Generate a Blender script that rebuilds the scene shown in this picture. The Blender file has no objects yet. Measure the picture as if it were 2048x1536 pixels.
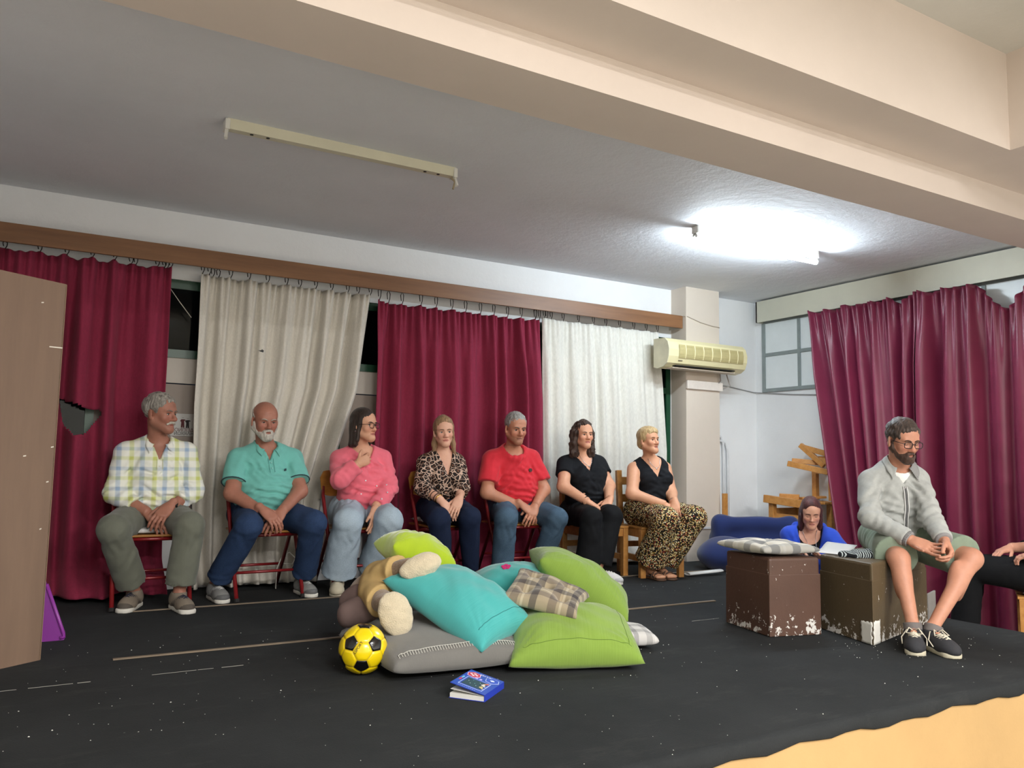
import bpy, bmesh, math, random
import numpy as np
from mathutils import Vector, Matrix
random.seed(7); np.random.seed(7)
R = math.radians
C = bpy.context.scene.collection
SC = bpy.context.scene

# ---------------------------------------------------------------- camera, world, lights, exposure
cam_d = bpy.data.cameras.new('camera'); cam = bpy.data.objects.new('camera', cam_d); C.objects.link(cam)
cam_d.lens = 28.195; cam_d.sensor_width = 36.0; cam_d.clip_start = 0.02; cam_d.clip_end = 60
def cam_matrix(yaw, pitch, roll, loc):
    f = Vector((math.sin(yaw)*math.cos(pitch), math.cos(yaw)*math.cos(pitch), math.sin(pitch)))
    r = Vector((math.cos(yaw), -math.sin(yaw), 0)); u = r.cross(f)
    c, s = math.cos(roll), math.sin(roll)
    r2 = c*r + s*u; u2 = -s*r + c*u
    m = Matrix((r2, u2, -f)).transposed().to_4x4(); m.translation = loc
    return m
cam.matrix_world = cam_matrix(R(30.09), R(5.45), R(1.007), Vector((0, 0, 0.88)))
SC.camera = cam
SC.view_settings.view_transform = 'Standard'; SC.view_settings.look = 'None'
SC.view_settings.exposure = 0.15; SC.view_settings.gamma = 1.0; SC.view_settings.use_curve_mapping = False
w = bpy.data.worlds.new('night'); SC.world = w; w.use_nodes = True
w.node_tree.nodes['Background'].inputs[0].default_value = (0.30, 0.36, 0.5, 1)
w.node_tree.nodes['Background'].inputs[1].default_value = 0.02
TUBE_POWER = 225.0          # emission of the lit stage tube
HALL_LAMPS = [((3.2, -0.9, 2.98), 85, (1.0, .985, .97)), ((0.9, -0.9, 2.98), 130, (1.0, .985, .97)),
              ((3.2, -3.6, 2.98), 330, (1.0, .985, .97)), ((0.4, -3.6, 2.98), 330, (1.0, .985, .97))]
for i, (p, e, c) in enumerate(HALL_LAMPS):
    ld = bpy.data.lights.new('hall_lamp', 'AREA'); ld.shape = 'RECTANGLE'; ld.size = 1.25; ld.size_y = 0.25
    ld.energy = e; ld.color = c
    lo = bpy.data.objects.new('hall_lamp', ld); C.objects.link(lo); lo.location = p

# ---------------------------------------------------------------- helpers
def s2l(c):
    return tuple(((v/255.0)/12.92 if v/255.0 <= 0.04045 else ((v/255.0+0.055)/1.055)**2.4) for v in c)
MATS = {}
class NT:
    def __init__(self, name):
        self.m = bpy.data.materials.new(name); self.m.use_nodes = True
        self.t = self.m.node_tree; self.b = self.t.nodes['Principled BSDF']
    def n(self, typ, **kw):
        x = self.t.nodes.new(typ)
        for k, v in kw.items():
            if k.startswith('i_'):
                key = k[2:]; key = int(key) if key.isdigit() else key.replace('_', ' ')
                x.inputs[key].default_value = v
            else: setattr(x, k, v)
        return x
    def l(self, a, b): self.t.links.new(a, b)
    def coord(self, kind='Object', scale=(1, 1, 1), rot=(0, 0, 0)):
        tc = self.n('ShaderNodeTexCoord'); mp = self.n('ShaderNodeMapping')
        mp.inputs['Scale'].default_value = scale; mp.inputs['Rotation'].default_value = rot
        self.l(tc.outputs[kind], mp.inputs[0]); return mp.outputs[0]
    def noise(self, co, scale, detail=3, rough=.6):
        x = self.n('ShaderNodeTexNoise'); x.inputs['Scale'].default_value = scale
        x.inputs['Detail'].default_value = detail; x.inputs['Roughness'].default_value = rough
        self.l(co, x.inputs['Vector']); return x.outputs['Fac']
    def ramp(self, fac, stops, interp='LINEAR'):
        x = self.n('ShaderNodeValToRGB'); cr = x.color_ramp; cr.interpolation = interp
        while len(cr.elements) > 1: cr.elements.remove(cr.elements[-1])
        for i, (p, c) in enumerate(stops):
            e = cr.elements[0] if i == 0 else cr.elements.new(p)
            e.position = p; e.color = (*c, 1) if len(c) == 3 else c
        self.l(fac, x.inputs[0]); return x.outputs[0]
    def mix(self, fac, a, b, mode='MIX'):
        x = self.n('ShaderNodeMix'); x.data_type = 'RGBA'; x.blend_type = mode
        for v, s in ((fac, x.inputs[0]), (a, x.inputs[6]), (b, x.inputs[7])):
            if hasattr(v, 'links'): self.l(v, s)
            elif isinstance(v, (int, float)): s.default_value = v
            else: s.default_value = (*v, 1) if len(v) == 3 else v
        return x.outputs[2]
    def math(self, op, a, b=0.0, c=0.0):
        x = self.n('ShaderNodeMath'); x.operation = op
        for v, s in ((a, x.inputs[0]), (b, x.inputs[1]), (c, x.inputs[2])):
            if hasattr(v, 'links'): self.l(v, s)
            else: s.default_value = v
        return x.outputs[0]
    def bump(self, h, strength=.3, dist=.01):
        x = self.n('ShaderNodeBump'); x.inputs['Strength'].default_value = strength; x.inputs['Distance'].default_value = dist
        self.l(h, x.inputs['Height']); self.l(x.outputs[0], self.b.inputs['Normal'])
    def col(self, c):
        if hasattr(c, 'links'): self.l(c, self.b.inputs['Base Color'])
        else: self.b.inputs['Base Color'].default_value = (*c, 1)
    def set(self, **kw):
        for k, v in kw.items(): self.b.inputs[k.replace('_', ' ')].default_value = v
        return self.m
def mat(name, c, rough=.6, var=.12, scale=8, bump=.0, bscale=60, stretch=(1, 1, 1), metal=0, sheen=0, coat=0, spec=.5, bdist=.004):
    """plain procedural material: base colour with a soft noise variation and fine relief"""
    if name in MATS: return MATS[name]
    t = NT(name); co = t.coord(scale=stretch)
    lin = s2l(c)
    if var: t.col(t.ramp(t.noise(co, scale, 4), [(.25, tuple(v*(1-var) for v in lin)), (.75, tuple(min(1, v*(1+var)) for v in lin))]))
    else: t.col(lin)
    if bump: t.bump(t.noise(co, bscale, 3), bump, bdist)
    t.set(Roughness=rough, Metallic=metal, Specular_IOR_Level=spec)
    if sheen: t.set(Sheen_Weight=sheen, Sheen_Roughness=.5)
    if coat: t.set(Coat_Weight=coat, Coat_Roughness=.15)
    MATS[name] = t.m; return t.m

ORG = {}
def tag(o, label=None, cat=None, group=None, kind=None):
    if label: o['label'] = label
    if cat: o['category'] = cat
    if group: o['group'] = group
    if kind: o['kind'] = kind
    return o
def thing(name, label, cat, loc=(0, 0, 0), group=None, rz=0):
    o = bpy.data.objects.new(name, None); C.objects.link(o); o.location = loc; o.rotation_euler = (0, 0, rz)
    o.empty_display_size = .05
    ORG[o.name] = Vector(loc); return tag(o, label, cat, group)
def link_mesh(name, verts, faces, m, parent=None, smooth=True, kind=None, label=None, loc=None, local=False, col=None):
    me = bpy.data.meshes.new(name)
    org = Vector((0, 0, 0))
    if parent is not None and not local: org = ORG.get(parent.name, Vector((0, 0, 0)))
    elif parent is None: org = Vector(loc) if loc is not None else Vector(np.asarray(verts, dtype=float).mean(0))
    if parent is None and loc is None:
        v = np.asarray(verts, dtype=float); org = Vector((float((v[:,0].min()+v[:,0].max())/2), float((v[:,1].min()+v[:,1].max())/2), float(v[:,2].min())))
    if local: org = Vector((0, 0, 0))
    vv = np.asarray(verts, dtype=np.float32) - np.array(org, dtype=np.float32)
    if isinstance(faces, np.ndarray):
        nf, k = faces.shape
        me.vertices.add(len(vv)); me.vertices.foreach_set('co', vv.ravel())
        me.loops.add(nf*k); me.loops.foreach_set('vertex_index', faces.astype(np.int32).ravel())
        me.polygons.add(nf); me.polygons.foreach_set('loop_start', np.arange(0, nf*k, k, dtype=np.int32))
        me.update(calc_edges=True)
    else:
        me.from_pydata([tuple(map(float, v)) for v in vv], [], faces)
    me.validate()
    if smooth: me.polygons.foreach_set('use_smooth', [True]*len(me.polygons))
    if col is not None:
        a = me.color_attributes.new('Col', 'FLOAT_COLOR', 'POINT')
        cc = np.ones((len(vv), 4), dtype=np.float32); cc[:, :3] = col; a.data.foreach_set('color', cc.ravel())
    o = bpy.data.objects.new(name, me); C.objects.link(o)
    if m is not None: me.materials.append(m)
    if parent is not None: o.parent = parent; ORG[o.name] = org
    else: o.location = org; ORG[o.name] = org
    if kind: o['kind'] = kind
    if label: o['label'] = label
    return o
class MB:
    """collects shapes, builds ONE mesh object"""
    def __init__(s): s.v = []; s.f = []
    def add(s, v, f):
        n = len(s.v); s.v += [tuple(p) for p in v]; s.f += [tuple(i+n for i in q) for q in f]; return s
    def box(s, lo, hi, bev=0.0, M=None):
        x0, y0, z0 = lo; x1, y1, z1 = hi
        if bev <= 0:
            v = [(x0,y0,z0),(x1,y0,z0),(x1,y1,z0),(x0,y1,z0),(x0,y0,z1),(x1,y0,z1),(x1,y1,z1),(x0,y1,z1)]
            f = [(0,3,2,1),(4,5,6,7),(0,1,5,4),(1,2,6,5),(2,3,7,6),(3,0,4,7)]
        else:
            bm = bmesh.new(); bmesh.ops.create_cube(bm, size=1)
            for q in bm.verts: q.co = Vector(((x0+x1)/2+q.co.x*(x1-x0), (y0+y1)/2+q.co.y*(y1-y0), (z0+z1)/2+q.co.z*(z1-z0)))
            bmesh.ops.bevel(bm, geom=bm.edges[:], offset=bev, segments=2, affect='EDGES', profile=.5)
            bm.verts.index_update(); v = [tuple(q.co) for q in bm.verts]; f = [tuple(q.index for q in p.verts) for p in bm.faces]; bm.free()
        if M is not None: v = [tuple(M @ Vector(p)) for p in v]
        return s.add(v, f)
    def bar(s, a, b, wx, wz, bev=0.0, up=(0, 0, 1)):
        """rectangular bar from a to b"""
        a, b = Vector(a), Vector(b); d = b-a; L = d.length; d.normalize()
        u = Vector(up)
        if abs(d.dot(u)) > .95: u = Vector((0, 1, 0))
        x = d.cross(u).normalized(); z = x.cross(d).normalized()
        M = Matrix((x, d, z)).transposed().to_4x4(); M.translation = a
        return s.box((-wx/2, 0, -wz/2), (wx/2, L, wz/2), bev, M)
    def tube(s, path, r, n=10, closed=False):
        P = [Vector(p) for p in path]; N = len(P); rings = []
        prev = None
        for i, p in enumerate(P):
            a = P[(i-1) % N] if (closed or i > 0) else P[i]; b = P[(i+1) % N] if (closed or i < N-1) else P[i]
            d = (b-a).normalized()
            if prev is None:
                u = Vector((0, 0, 1)) if abs(d.z) < .9 else Vector((1, 0, 0)); x = d.cross(u).normalized()
            else: x = (prev - d*prev.dot(d)).normalized()
            y = d.cross(x); prev = x
            rr = r[i] if isinstance(r, (list, tuple)) else r
            rings.append([p + (x*math.cos(t)+y*math.sin(t))*rr for t in [2*math.pi*k/n for k in range(n)]])
        v = [q for g in rings for q in g]; f = []
        for i in range(N if closed else N-1):
            j = (i+1) % N
            for k in range(n): f.append((i*n+k, i*n+(k+1) % n, j*n+(k+1) % n, j*n+k))
        if not closed: f.append(tuple(range(n-1, -1, -1))); f.append(tuple((N-1)*n+k for k in range(n)))
        return s.add(v, f)
    def prism(s, poly, a, b):
        """extrude polygon poly (list of 3D pts) along vector b-a"""
        d = Vector(b)-Vector(a); n = len(poly); p0 = [Vector(p)+Vector(a) for p in poly]; p1 = [p+d for p in p0]
        f = [tuple(range(n-1, -1, -1)), tuple(range(n, 2*n))] + [(i, (i+1) % n, n+(i+1) % n, n+i) for i in range(n)]
        return s.add(p0+p1, f)
    def build(s, name, m, parent=None, smooth=False, **kw):
        return link_mesh(name, s.v, s.f, m, parent, smooth, **kw)
def kids(o): return [c for c in C.objects if c.parent == o]
def copy_tree(o, parent=None):
    c = o.copy(); C.objects.link(c); c.parent = parent; ORG[c.name] = ORG.get(o.name, Vector((0, 0, 0)))
    for ch in kids(o): copy_tree(ch, c)
    return c
def smoothstep(a, b, x):
    t = np.clip((x-a)/(b-a), 0, 1); return t*t*(3-2*t)
def nz(x, y, z, freq, seed=0):
    """cheap smooth noise: sum of sines in random directions, about -1..1"""
    r = np.random.RandomState(seed); o = 0
    for i in range(5):
        d = r.normal(size=3); d /= np.linalg.norm(d); f = freq*(.7+.7*r.rand())*2*math.pi
        o = o + np.sin((x*d[0]+y*d[1]+z*d[2])*f + r.rand()*6.28 + 1.3*np.sin((x*d[1]+y*d[2]+z*d[0])*f*.6+r.rand()*6))
    return o/3.0

# ---------------------------------------------------------------- surface nets
BIG = 10.0
class Grid:
    def __init__(s, xs, ys, zs):
        s.xs, s.ys, s.zs = [np.asarray(a, dtype=np.float32) for a in (xs, ys, zs)]
        s.F = np.full((len(xs), len(ys), len(zs)), BIG, dtype=np.float32)
    def sub(s, lo, hi):
        r = []
        for a, l, h in zip((s.xs, s.ys, s.zs), lo, hi):
            i = max(0, np.searchsorted(a, l)-1); j = min(len(a), np.searchsorted(a, h)+1)
            if j <= i: return None
            r.append(slice(i, j))
        return tuple(r)
    def xyz(s, r): return s.xs[r[0]][:, None, None], s.ys[r[1]][None, :, None], s.zs[r[2]][None, None, :]
def smin(a, b, k):
    if k <= 0: return np.minimum(a, b)
    h = np.maximum(k-np.abs(a-b), 0)/k
    return np.minimum(a, b)-h*h*k*.25
def smax(a, b, k): return -smin(-a, -b, k)
def cap(a, b, ra, rb=None, cut=()):
    """tapered capsule a->b; cut: (point, normal) planes, the side the normal points to is cut away"""
    a = np.asarray(a, float); b = np.asarray(b, float); rb = ra if rb is None else rb
    ab = b-a; L2 = float(ab@ab)+1e-12; rm = max(ra, rb)
    def fn(x, y, z):
        px, py, pz = x-a[0], y-a[1], z-a[2]
        t = np.clip((px*ab[0]+py*ab[1]+pz*ab[2])/L2, 0, 1)
        d = np.sqrt((px-ab[0]*t)**2+(py-ab[1]*t)**2+(pz-ab[2]*t)**2)-(ra+(rb-ra)*t)
        for p, n in cut:
            d = np.maximum(d, (x-p[0])*n[0]+(y-p[1])*n[1]+(z-p[2])*n[2])
        return d
    return fn, np.minimum(a, b)-rm, np.maximum(a, b)+rm
def ell(c, r, M=None, cut=()):
    """ellipsoid, M columns = local axes in world"""
    c = np.asarray(c, float); r = np.asarray(r, float); M = np.eye(3) if M is None else np.asarray(M, float)
    ext = np.sqrt(((M*r)**2).sum(1))
    def fn(x, y, z):
        px, py, pz = x-c[0], y-c[1], z-c[2]
        q = [(px*M[0, i]+py*M[1, i]+pz*M[2, i]) for i in range(3)]
        k0 = np.sqrt((q[0]/r[0])**2+(q[1]/r[1])**2+(q[2]/r[2])**2)+1e-6
        k1 = np.sqrt((q[0]/r[0]**2)**2+(q[1]/r[1]**2)**2+(q[2]/r[2]**2)**2)+1e-6
        d = k0*(k0-1)/k1
        for p, n in cut:
            d = np.maximum(d, (x-p[0])*n[0]+(y-p[1])*n[1]+(z-p[2])*n[2])
        return d
    return fn, c-ext, c+ext
def union(g, prims, k=.02):
    for fn, lo, hi in prims:
        m = k+.03; r = g.sub(lo-m, hi+m)
        if r is None: continue
        g.F[r] = smin(g.F[r], fn(*g.xyz(r)).astype(np.float32), k)
def carve(g, prims, k=.005):
    for fn, lo, hi in prims:
        m = k+.02; r = g.sub(lo-m, hi+m)
        if r is None: continue
        g.F[r] = smax(g.F[r], -fn(*g.xyz(r)).astype(np.float32), k)
def snets(g):
    F = g.F; I = F < 0; nx, ny, nz_ = F.shape
    s = np.zeros((nx-1, ny-1, nz_-1), dtype=np.int8)
    for dx in (0, 1):
        for dy in (0, 1):
            for dz in (0, 1): s += I[dx:nx-1+dx, dy:ny-1+dy, dz:nz_-1+dz]
    act = (s > 0) & (s < 8); idx = np.argwhere(act)
    if len(idx) == 0: return np.zeros((0, 3)), np.zeros((0, 4), int)
    num = np.full(act.shape, -1, dtype=np.int32); num[act] = np.arange(len(idx))
    i, j, k = idx.T; acc = np.zeros((len(idx), 3)); cnt = np.zeros(len(idx))
    X = (g.xs, g.ys, g.zs)
    for ax in range(3):
        o1, o2 = [a for a in range(3) if a != ax]
        for u in (0, 1):
            for v in (0, 1):
                a = [i, j, k]; a = [q.copy() for q in a]; a[o1] = a[o1]+u; a[o2] = a[o2]+v
                b = [q.copy() for q in a]; b[ax] = b[ax]+1
                fa, fb = F[tuple(a)], F[tuple(b)]; m = (fa < 0) != (fb < 0)
                t = np.where(m, fa/np.where(m, fa-fb, 1), 0)
                p = np.zeros((len(idx), 3)); p[:, o1] = X[o1][a[o1]]; p[:, o2] = X[o2][a[o2]]
                xa, xb = X[ax][a[ax]], X[ax][b[ax]]; p[:, ax] = xa+(xb-xa)*t
                acc[m] += p[m]; cnt[m] += 1
    V = acc/cnt[:, None]; Q = []
    for ax in range(3):
        o1, o2 = (ax+1) % 3, (ax+2) % 3
        sl0 = [slice(None)]*3; sl1 = [slice(None)]*3; sl0[ax] = slice(0, -1); sl1[ax] = slice(1, None)
        cr = I[tuple(sl0)] != I[tuple(sl1)]; e = np.argwhere(cr)
        sh = np.array(act.shape); ok = (e[:, o1] > 0) & (e[:, o2] > 0) & (e[:, o1] < sh[o1]) & (e[:, o2] < sh[o2]); e = e[ok]
        q = []
        for du, dv in ((-1, -1), (0, -1), (0, 0), (-1, 0)):
            c = e.copy(); c[:, o1] += du; c[:, o2] += dv; q.append(num[tuple(c.T)])
        q = np.stack(q, 1); ins = I[tuple(e.T)]
        q = np.where(ins[:, None], q, q[:, ::-1]); Q.append(q)
    Q = np.concatenate(Q); Q = Q[(Q >= 0).all(1)]
    return V, Q
def axis(lo, hi, h, fine=(), hf=None):
    """grid coordinates from lo to hi, spacing h, finer spacing hf inside the fine intervals"""
    if not fine: return np.arange(lo, hi+h, h)
    x = lo; out = [lo]
    while x < hi:
        st = h
        for a, b in fine:
            if a-h*.5 <= x <= b: st = hf
        x += st; out.append(x)
    return np.array(out)
def mesh_grid(g, name, m, parent, col=None, **kw):
    V, Q = snets(g)
    return link_mesh(name, V, Q, m, parent, True, col=col(V) if col else None, **kw)

# ---------------------------------------------------------------- materials of the room
def plaster(name, c, bumpy=.15, var=.05):
    t = NT(name); co = t.coord()
    lin = s2l(c)
    n1 = t.noise(co, 1.3, 5, .65)
    t.col(t.ramp(n1, [(.3, tuple(v*(1-var) for v in lin)), (.7, tuple(min(1, v*(1+var*.6)) for v in lin))]))
    t.bump(t.noise(co, 14, 6, .7), bumpy, .02); t.set(Roughness=.75); return t.m
M_white = plaster('white_plaster', (236, 237, 238)); M_ceil = plaster('ceiling_plaster', (228, 231, 236), .30)
M_cream = plaster('cream_paint', (222, 209, 198), .06); M_pillar = plaster('pillar_paint', (216, 204, 190), .1)
M_hall = plaster('hall_plaster', (212, 211, 204), .2); M_yellow = plaster('yellow_paint', (182, 148, 98), .08, .10)
M_green = mat('green_frame_paint', (16, 66, 42), .35, .15, 6)
M_greyframe = mat('grey_frame_paint', (138, 147, 146), .6, .12, 12)
M_pane_white = mat('painted_pane', (230, 236, 237), .35, .04, 5)
M_panel_pale = mat('pale_panel', (196, 188, 178), .6, .03, 5)
M_black = mat('black_plastic', (16, 16, 17), .5, .05)
def glass_mat():
    t = NT('dark_window_glass'); nt = t.t
    tr = t.n('ShaderNodeBsdfTransparent'); tr.inputs[0].default_value = (.16, .20, .18, 1)
    gl = t.n('ShaderNodeBsdfGlossy'); gl.inputs['Roughness'].default_value = .06; gl.inputs[0].default_value = (.4, .4, .4, 1)
    fr = t.n('ShaderNodeFresnel'); fr.inputs[0].default_value = 1.5
    mx = t.n('ShaderNodeMixShader'); t.l(fr.outputs[0], mx.inputs[0]); t.l(tr.outputs[0], mx.inputs[1]); t.l(gl.outputs[0], mx.inputs[2])
    t.l(mx.outputs[0], nt.nodes['Material Output'].inputs[0]); return t.m
M_glass = glass_mat()
def carpet_mat():
    t = NT('dark_stage_carpet'); co = t.coord()
    base = t.ramp(t.noise(co, 1.6, 6, .7), [(.3, s2l((34, 36, 37))), (.72, s2l((46, 48, 49)))])
    dust = t.ramp(t.noise(t.coord(scale=(1.2, 3.5, 1)), 1.8, 7, .75), [(.55, (0, 0, 0)), (.8, (1, 1, 1))])
    c = t.mix(t.math('MULTIPLY', dust, .30), base, s2l((86, 86, 84)))
    v = t.n('ShaderNodeTexVoronoi', i_Scale=9.0); t.l(co, v.inputs['Vector'])
    sp = t.math('LESS_THAN', v.outputs['Distance'], .035)
    v2 = t.n('ShaderNodeTexWhiteNoise'); t.l(v.outputs['Position'], v2.inputs['Vector'])
    sp = t.math('MULTIPLY', sp, t.math('GREATER_THAN', v2.outputs['Value'], .78))
    c = t.mix(t.math('MULTIPLY', sp, .5), c, s2l((140, 138, 132)))
    t.col(c); t.bump(t.noise(co, 160, 3), .35, .004); t.set(Roughness=.95, Specular_IOR_Level=.2); return t.m
M_carpet = carpet_mat()
def wood_mat(name, c1, c2, scale=3, stretch=(1, 14, 14), rough=.45):
    t = NT(name); co = t.coord(scale=stretch)
    t.col(t.ramp(t.noise(co, scale, 5, .65), [(.3, s2l(c1)), (.7, s2l(c2))])); t.bump(t.noise(co, scale*3, 3), .08, .003)
    t.set(Roughness=rough); return t.m
M_rail = wood_mat('brown_rail_wood', (116, 78, 50), (142, 100, 66), 1.2)
M_board = wood_mat('brown_laminate', (116, 94, 78), (130, 106, 88), 1.4, (6, 6, .6), .55)
M_pine = wood_mat('varnished_pine', (176, 118, 56), (204, 148, 82), 3, (9, 9, 9), .4)
M_ply = wood_mat('tan_plywood', (150, 100, 42), (172, 120, 56), 2, (3, 3, 14), .35)

# ---------------------------------------------------------------- structure
FY = 1.915
WY, WX, ZC = 5.76, 6.196, 2.523
def struct(name, mb, m, parent=None, **kw):
    o = mb.build(name, m, parent, **kw)
    if parent is None: o['kind'] = 'structure'
    return o
fl = struct('floor', MB().box((-1.6, FY, -.16), (4.66, WY, 0)).box((4.66, 4.5, -.16), (WX, WY, 0)), M_carpet, loc=(0, 0, 0))
struct('floor_side', MB().box((4.66, -6, -.9), (7, 4.5, -.27)), mat('grey_floor_tiles', (120, 116, 108), .5), loc=(0, 0, 0))
struct('floor_hall', MB().box((-3.5, -6, -.9), (4.66, 1.99, -.75)), mat('hall_floor_tiles', (150, 142, 130), .4), loc=(0, 0, 0))
# yellow stage front, dented carpet edge
mb = MB(); n = 80; v = []; f = []
for i in range(n+1):
    x = -1.6+6.26*i/n; e = .012*math.sin(i*1.7)+.008*math.sin(i*.63+1)
    v += [(x, FY-.004, -.75), (x, FY-.004, -.045+e*.6)]
for i in range(n): f.append((2*i, 2*i+2, 2*i+3, 2*i+1))
mb.add(v, f); mb.box((-1.6, FY+.02, -.75), (4.66, FY+.05, -.16)); struct('wall_front', mb, M_yellow, loc=(0, 0, 0))
mb = MB(); v = []; f = []                                   # carpet wrapped over the edge, wavy lower hem
for i in range(n+1):
    x = -1.6+6.26*i/n; e = .012*math.sin(i*1.7)+.008*math.sin(i*.63+1)
    for y, z in ((FY+.02, .003), (FY-.006, .002), (FY-.015, -.008), (FY-.016, -.040+e*.6), (FY-.011, -.046+e*.6), (FY-.003, -.044+e*.6)): v.append((x, y, z))
for i in range(n):
    for k in range(5): f.append((6*i+k, 6*i+k+1, 6*i+k+7, 6*i+k+6))
mb.add(v, f); mb.build('carpet_edge', M_carpet, fl, True)
struct('wall_side', MB().box((4.66, FY, -.27), (4.68, 4.5, -.16)).box((4.66, 4.48, -.27), (WX, 4.5, -.16)), M_yellow, loc=(0, 0, 0))
# back wall with three window openings
wins = [(-.55, 1.02), (1.10, 2.62), (2.72, 3.78), (3.88, 5.07)]
mb = MB().box((-1.6, WY, 0), (WX+.2, WY+.2, .62)).box((-1.6, WY, 2.06), (WX+.2, WY+.2, 2.75)).box((-1.6, WY, .62), (-.55, WY+.2, 2.06)).box((5.07, WY, .62), (WX+.2, WY+.2, 2.06))
for a, b in zip(wins[:-1], wins[1:]): mb.box((a[1], WY, .62), (b[0], WY+.2, 2.06))
struct('wall_back', mb, M_white, loc=(0, 0, 0))
for i, (a, b) in enumerate(wins):
    wn = struct(f'window_{i+1}', MB().box((a, WY+.02, .62), (b, WY+.08, .66)), M_green, loc=((a+b)/2, WY+.05, .62))
    m = MB(); m.box((a, WY+.015, 2.0), (b, WY+.075, 2.06)); m.box((a, WY+.015, 1.53), (b, WY+.075, 1.585)); m.box((a, WY+.015, .66), (b, WY+.075, .70))
    xs_ = [a, (a+b)/2-.025, b-.05]
    for x in xs_: m.box((x, WY+.01, .66), (x+.05, WY+.07, 2.06))
    m.build('window_frame', M_green, wn)
    for x0, x1 in ((a+.05, (a+b)/2-.025), ((a+b)/2+.025, b-.05)):
        MB().box((x0, WY+.03, 1.585), (x1, WY+.036, 2.0)).build('pane', M_glass, wn)
        if i == 1 or (i == 0 and x0 > 0):
            MB().box((x0, WY+.03, 1.36), (x1, WY+.045, 1.53)).build('panel', M_panel_pale, wn)
            MB().box((x0, WY+.035, .70), (x1, WY+.045, 1.352)).build('panel', mat('grey_panel', (150, 138, 128), .6, .03), wn)
        else: MB().box((x0, WY+.03, .70), (x1, WY+.036, 1.53)).build('pane', M_glass, wn)
# right wall
struct('wall_right', MB().box((WX, -6, -.9), (WX+.2, WY+.2, 3.2)), M_white, loc=(0, 0, 0))
struct('wall_left', MB().box((-1.8, 1.935, -.9), (-1.6, WY+.2, 2.75)), M_white, loc=(0, 0, 0))
struct('wall_hall_left', MB().box((-3.7, -6, -.9), (-3.5, 2.2, 3.2)).box((-3.5, 2.0, -.9), (-1.6, 2.2, 3.2)), M_hall, loc=(0, 0, 0))
struct('wall_hall_back', MB().box((-3.7, -6.2, -.9), (7, -6, 3.2)), M_hall, loc=(0, 0, 0))
# ceilings and beams
struct('ceiling', MB().box((-1.8, 2.86, ZC), (WX+.2, WY+.2, ZC+.2)), M_ceil, loc=(0, 0, 0))
struct('ceiling_beam', MB().box((-1.8, 2.522, 2.366), (WX, 2.864, 2.72)), M_cream, loc=(0, 0, 0))
struct('ceiling_soffit', MB().box((-3.5, 2.189, ZC), (WX, 2.522, ZC+.25)).box((4.221, -6, ZC), (WX, 2.19, ZC+.25)), M_cream, loc=(0, 0, 0))
struct('ceiling_drop', MB().box((-3.5, 2.189, ZC+.25), (4.4, 2.4, 3.3)).box((4.221, -6, ZC+.25), (4.4, 2.19, 3.3)), M_cream, loc=(0, 0, 0))
struct('ceiling_hall', MB().box((-3.7, -6.2, 3.043), (4.3, 2.3, 3.2)), M_hall, loc=(0, 0, 0))
# pillar with skirting band
pil = struct('pillar', MB().box((5.073, 5.555, 0), (5.49, WY, ZC)), M_pillar, loc=(5.28, 5.65, 0))
MB().box((5.066, 5.548, .285), (5.497, WY, .305)).build('skirting_strip', M_white, pil)
struct('baseboard_back', MB().box((5.49, WY-.012, 0), (WX, WY, .29)).box((5.49, WY-.02, .285), (WX, WY, .305)), M_pillar, loc=(0, 0, 0))
# right wall window with painted panes and pelmet
wr = struct('window_5', MB().box((WX-.004, 2.4, 1.60), (WX-.001, 5.66, 2.32)), M_greyframe, loc=(WX, 4.2, 1.60))
m = MB(); ysR = [5.66-.44*i for i in range(8)]
for i, y in enumerate(ysR): m.box((WX-.022, y-.034 if i else y-.04, 1.60), (WX-.004, y, 2.32), .004)
for z in (1.60, 1.955, 2.29): m.box((WX-.02, ysR[-1], z), (WX-.004, 5.66, z+.036), .004)
m.build('window_frame', M_greyframe, wr)
for a, b in zip(ysR[1:], ysR[:-1]):
    for z0, z1 in ((1.636, 1.955), (1.991, 2.29)):
        MB().box((WX-.010, a, z0), (WX-.005, b-.034, z1)).build('pane', M_pane_white, wr)
M_pelmet = mat('cream_pelmet', (205, 203, 186), .5, .03)
tr = struct('trim_1', MB().box((6.085, 1.9, 2.295), (6.10, 5.65, 2.505)).box((6.085, 5.635, 2.295), (WX, 5.65, 2.505)).box((6.10, 1.9, 2.49), (WX, 5.64, 2.505)), M_pelmet, loc=(6.1, 3.8, 2.3))
# curtain rail board along the back wall
rl = struct('trim_2', MB().box((-1.6, 5.585, 2.130), (5.06, 5.605, 2.248), .002), M_rail, loc=(0, 5.6, 2.13))
MB().box((5.045, 5.605, 2.130), (5.06, WY, 2.248)).build('rail_end', mat('white_edge', (214, 208, 200), .6), rl)
MB().box((-1.6, 5.605, 2.225), (5.045, WY, 2.245)).build('rail_top', M_rail, rl)
MB().box((-1.6, 5.650, 2.155), (5.045, 5.672, 2.172)).build('curtain_track', mat('dark_track', (50, 44, 40), .4, 0, metal=.5), rl)

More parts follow.
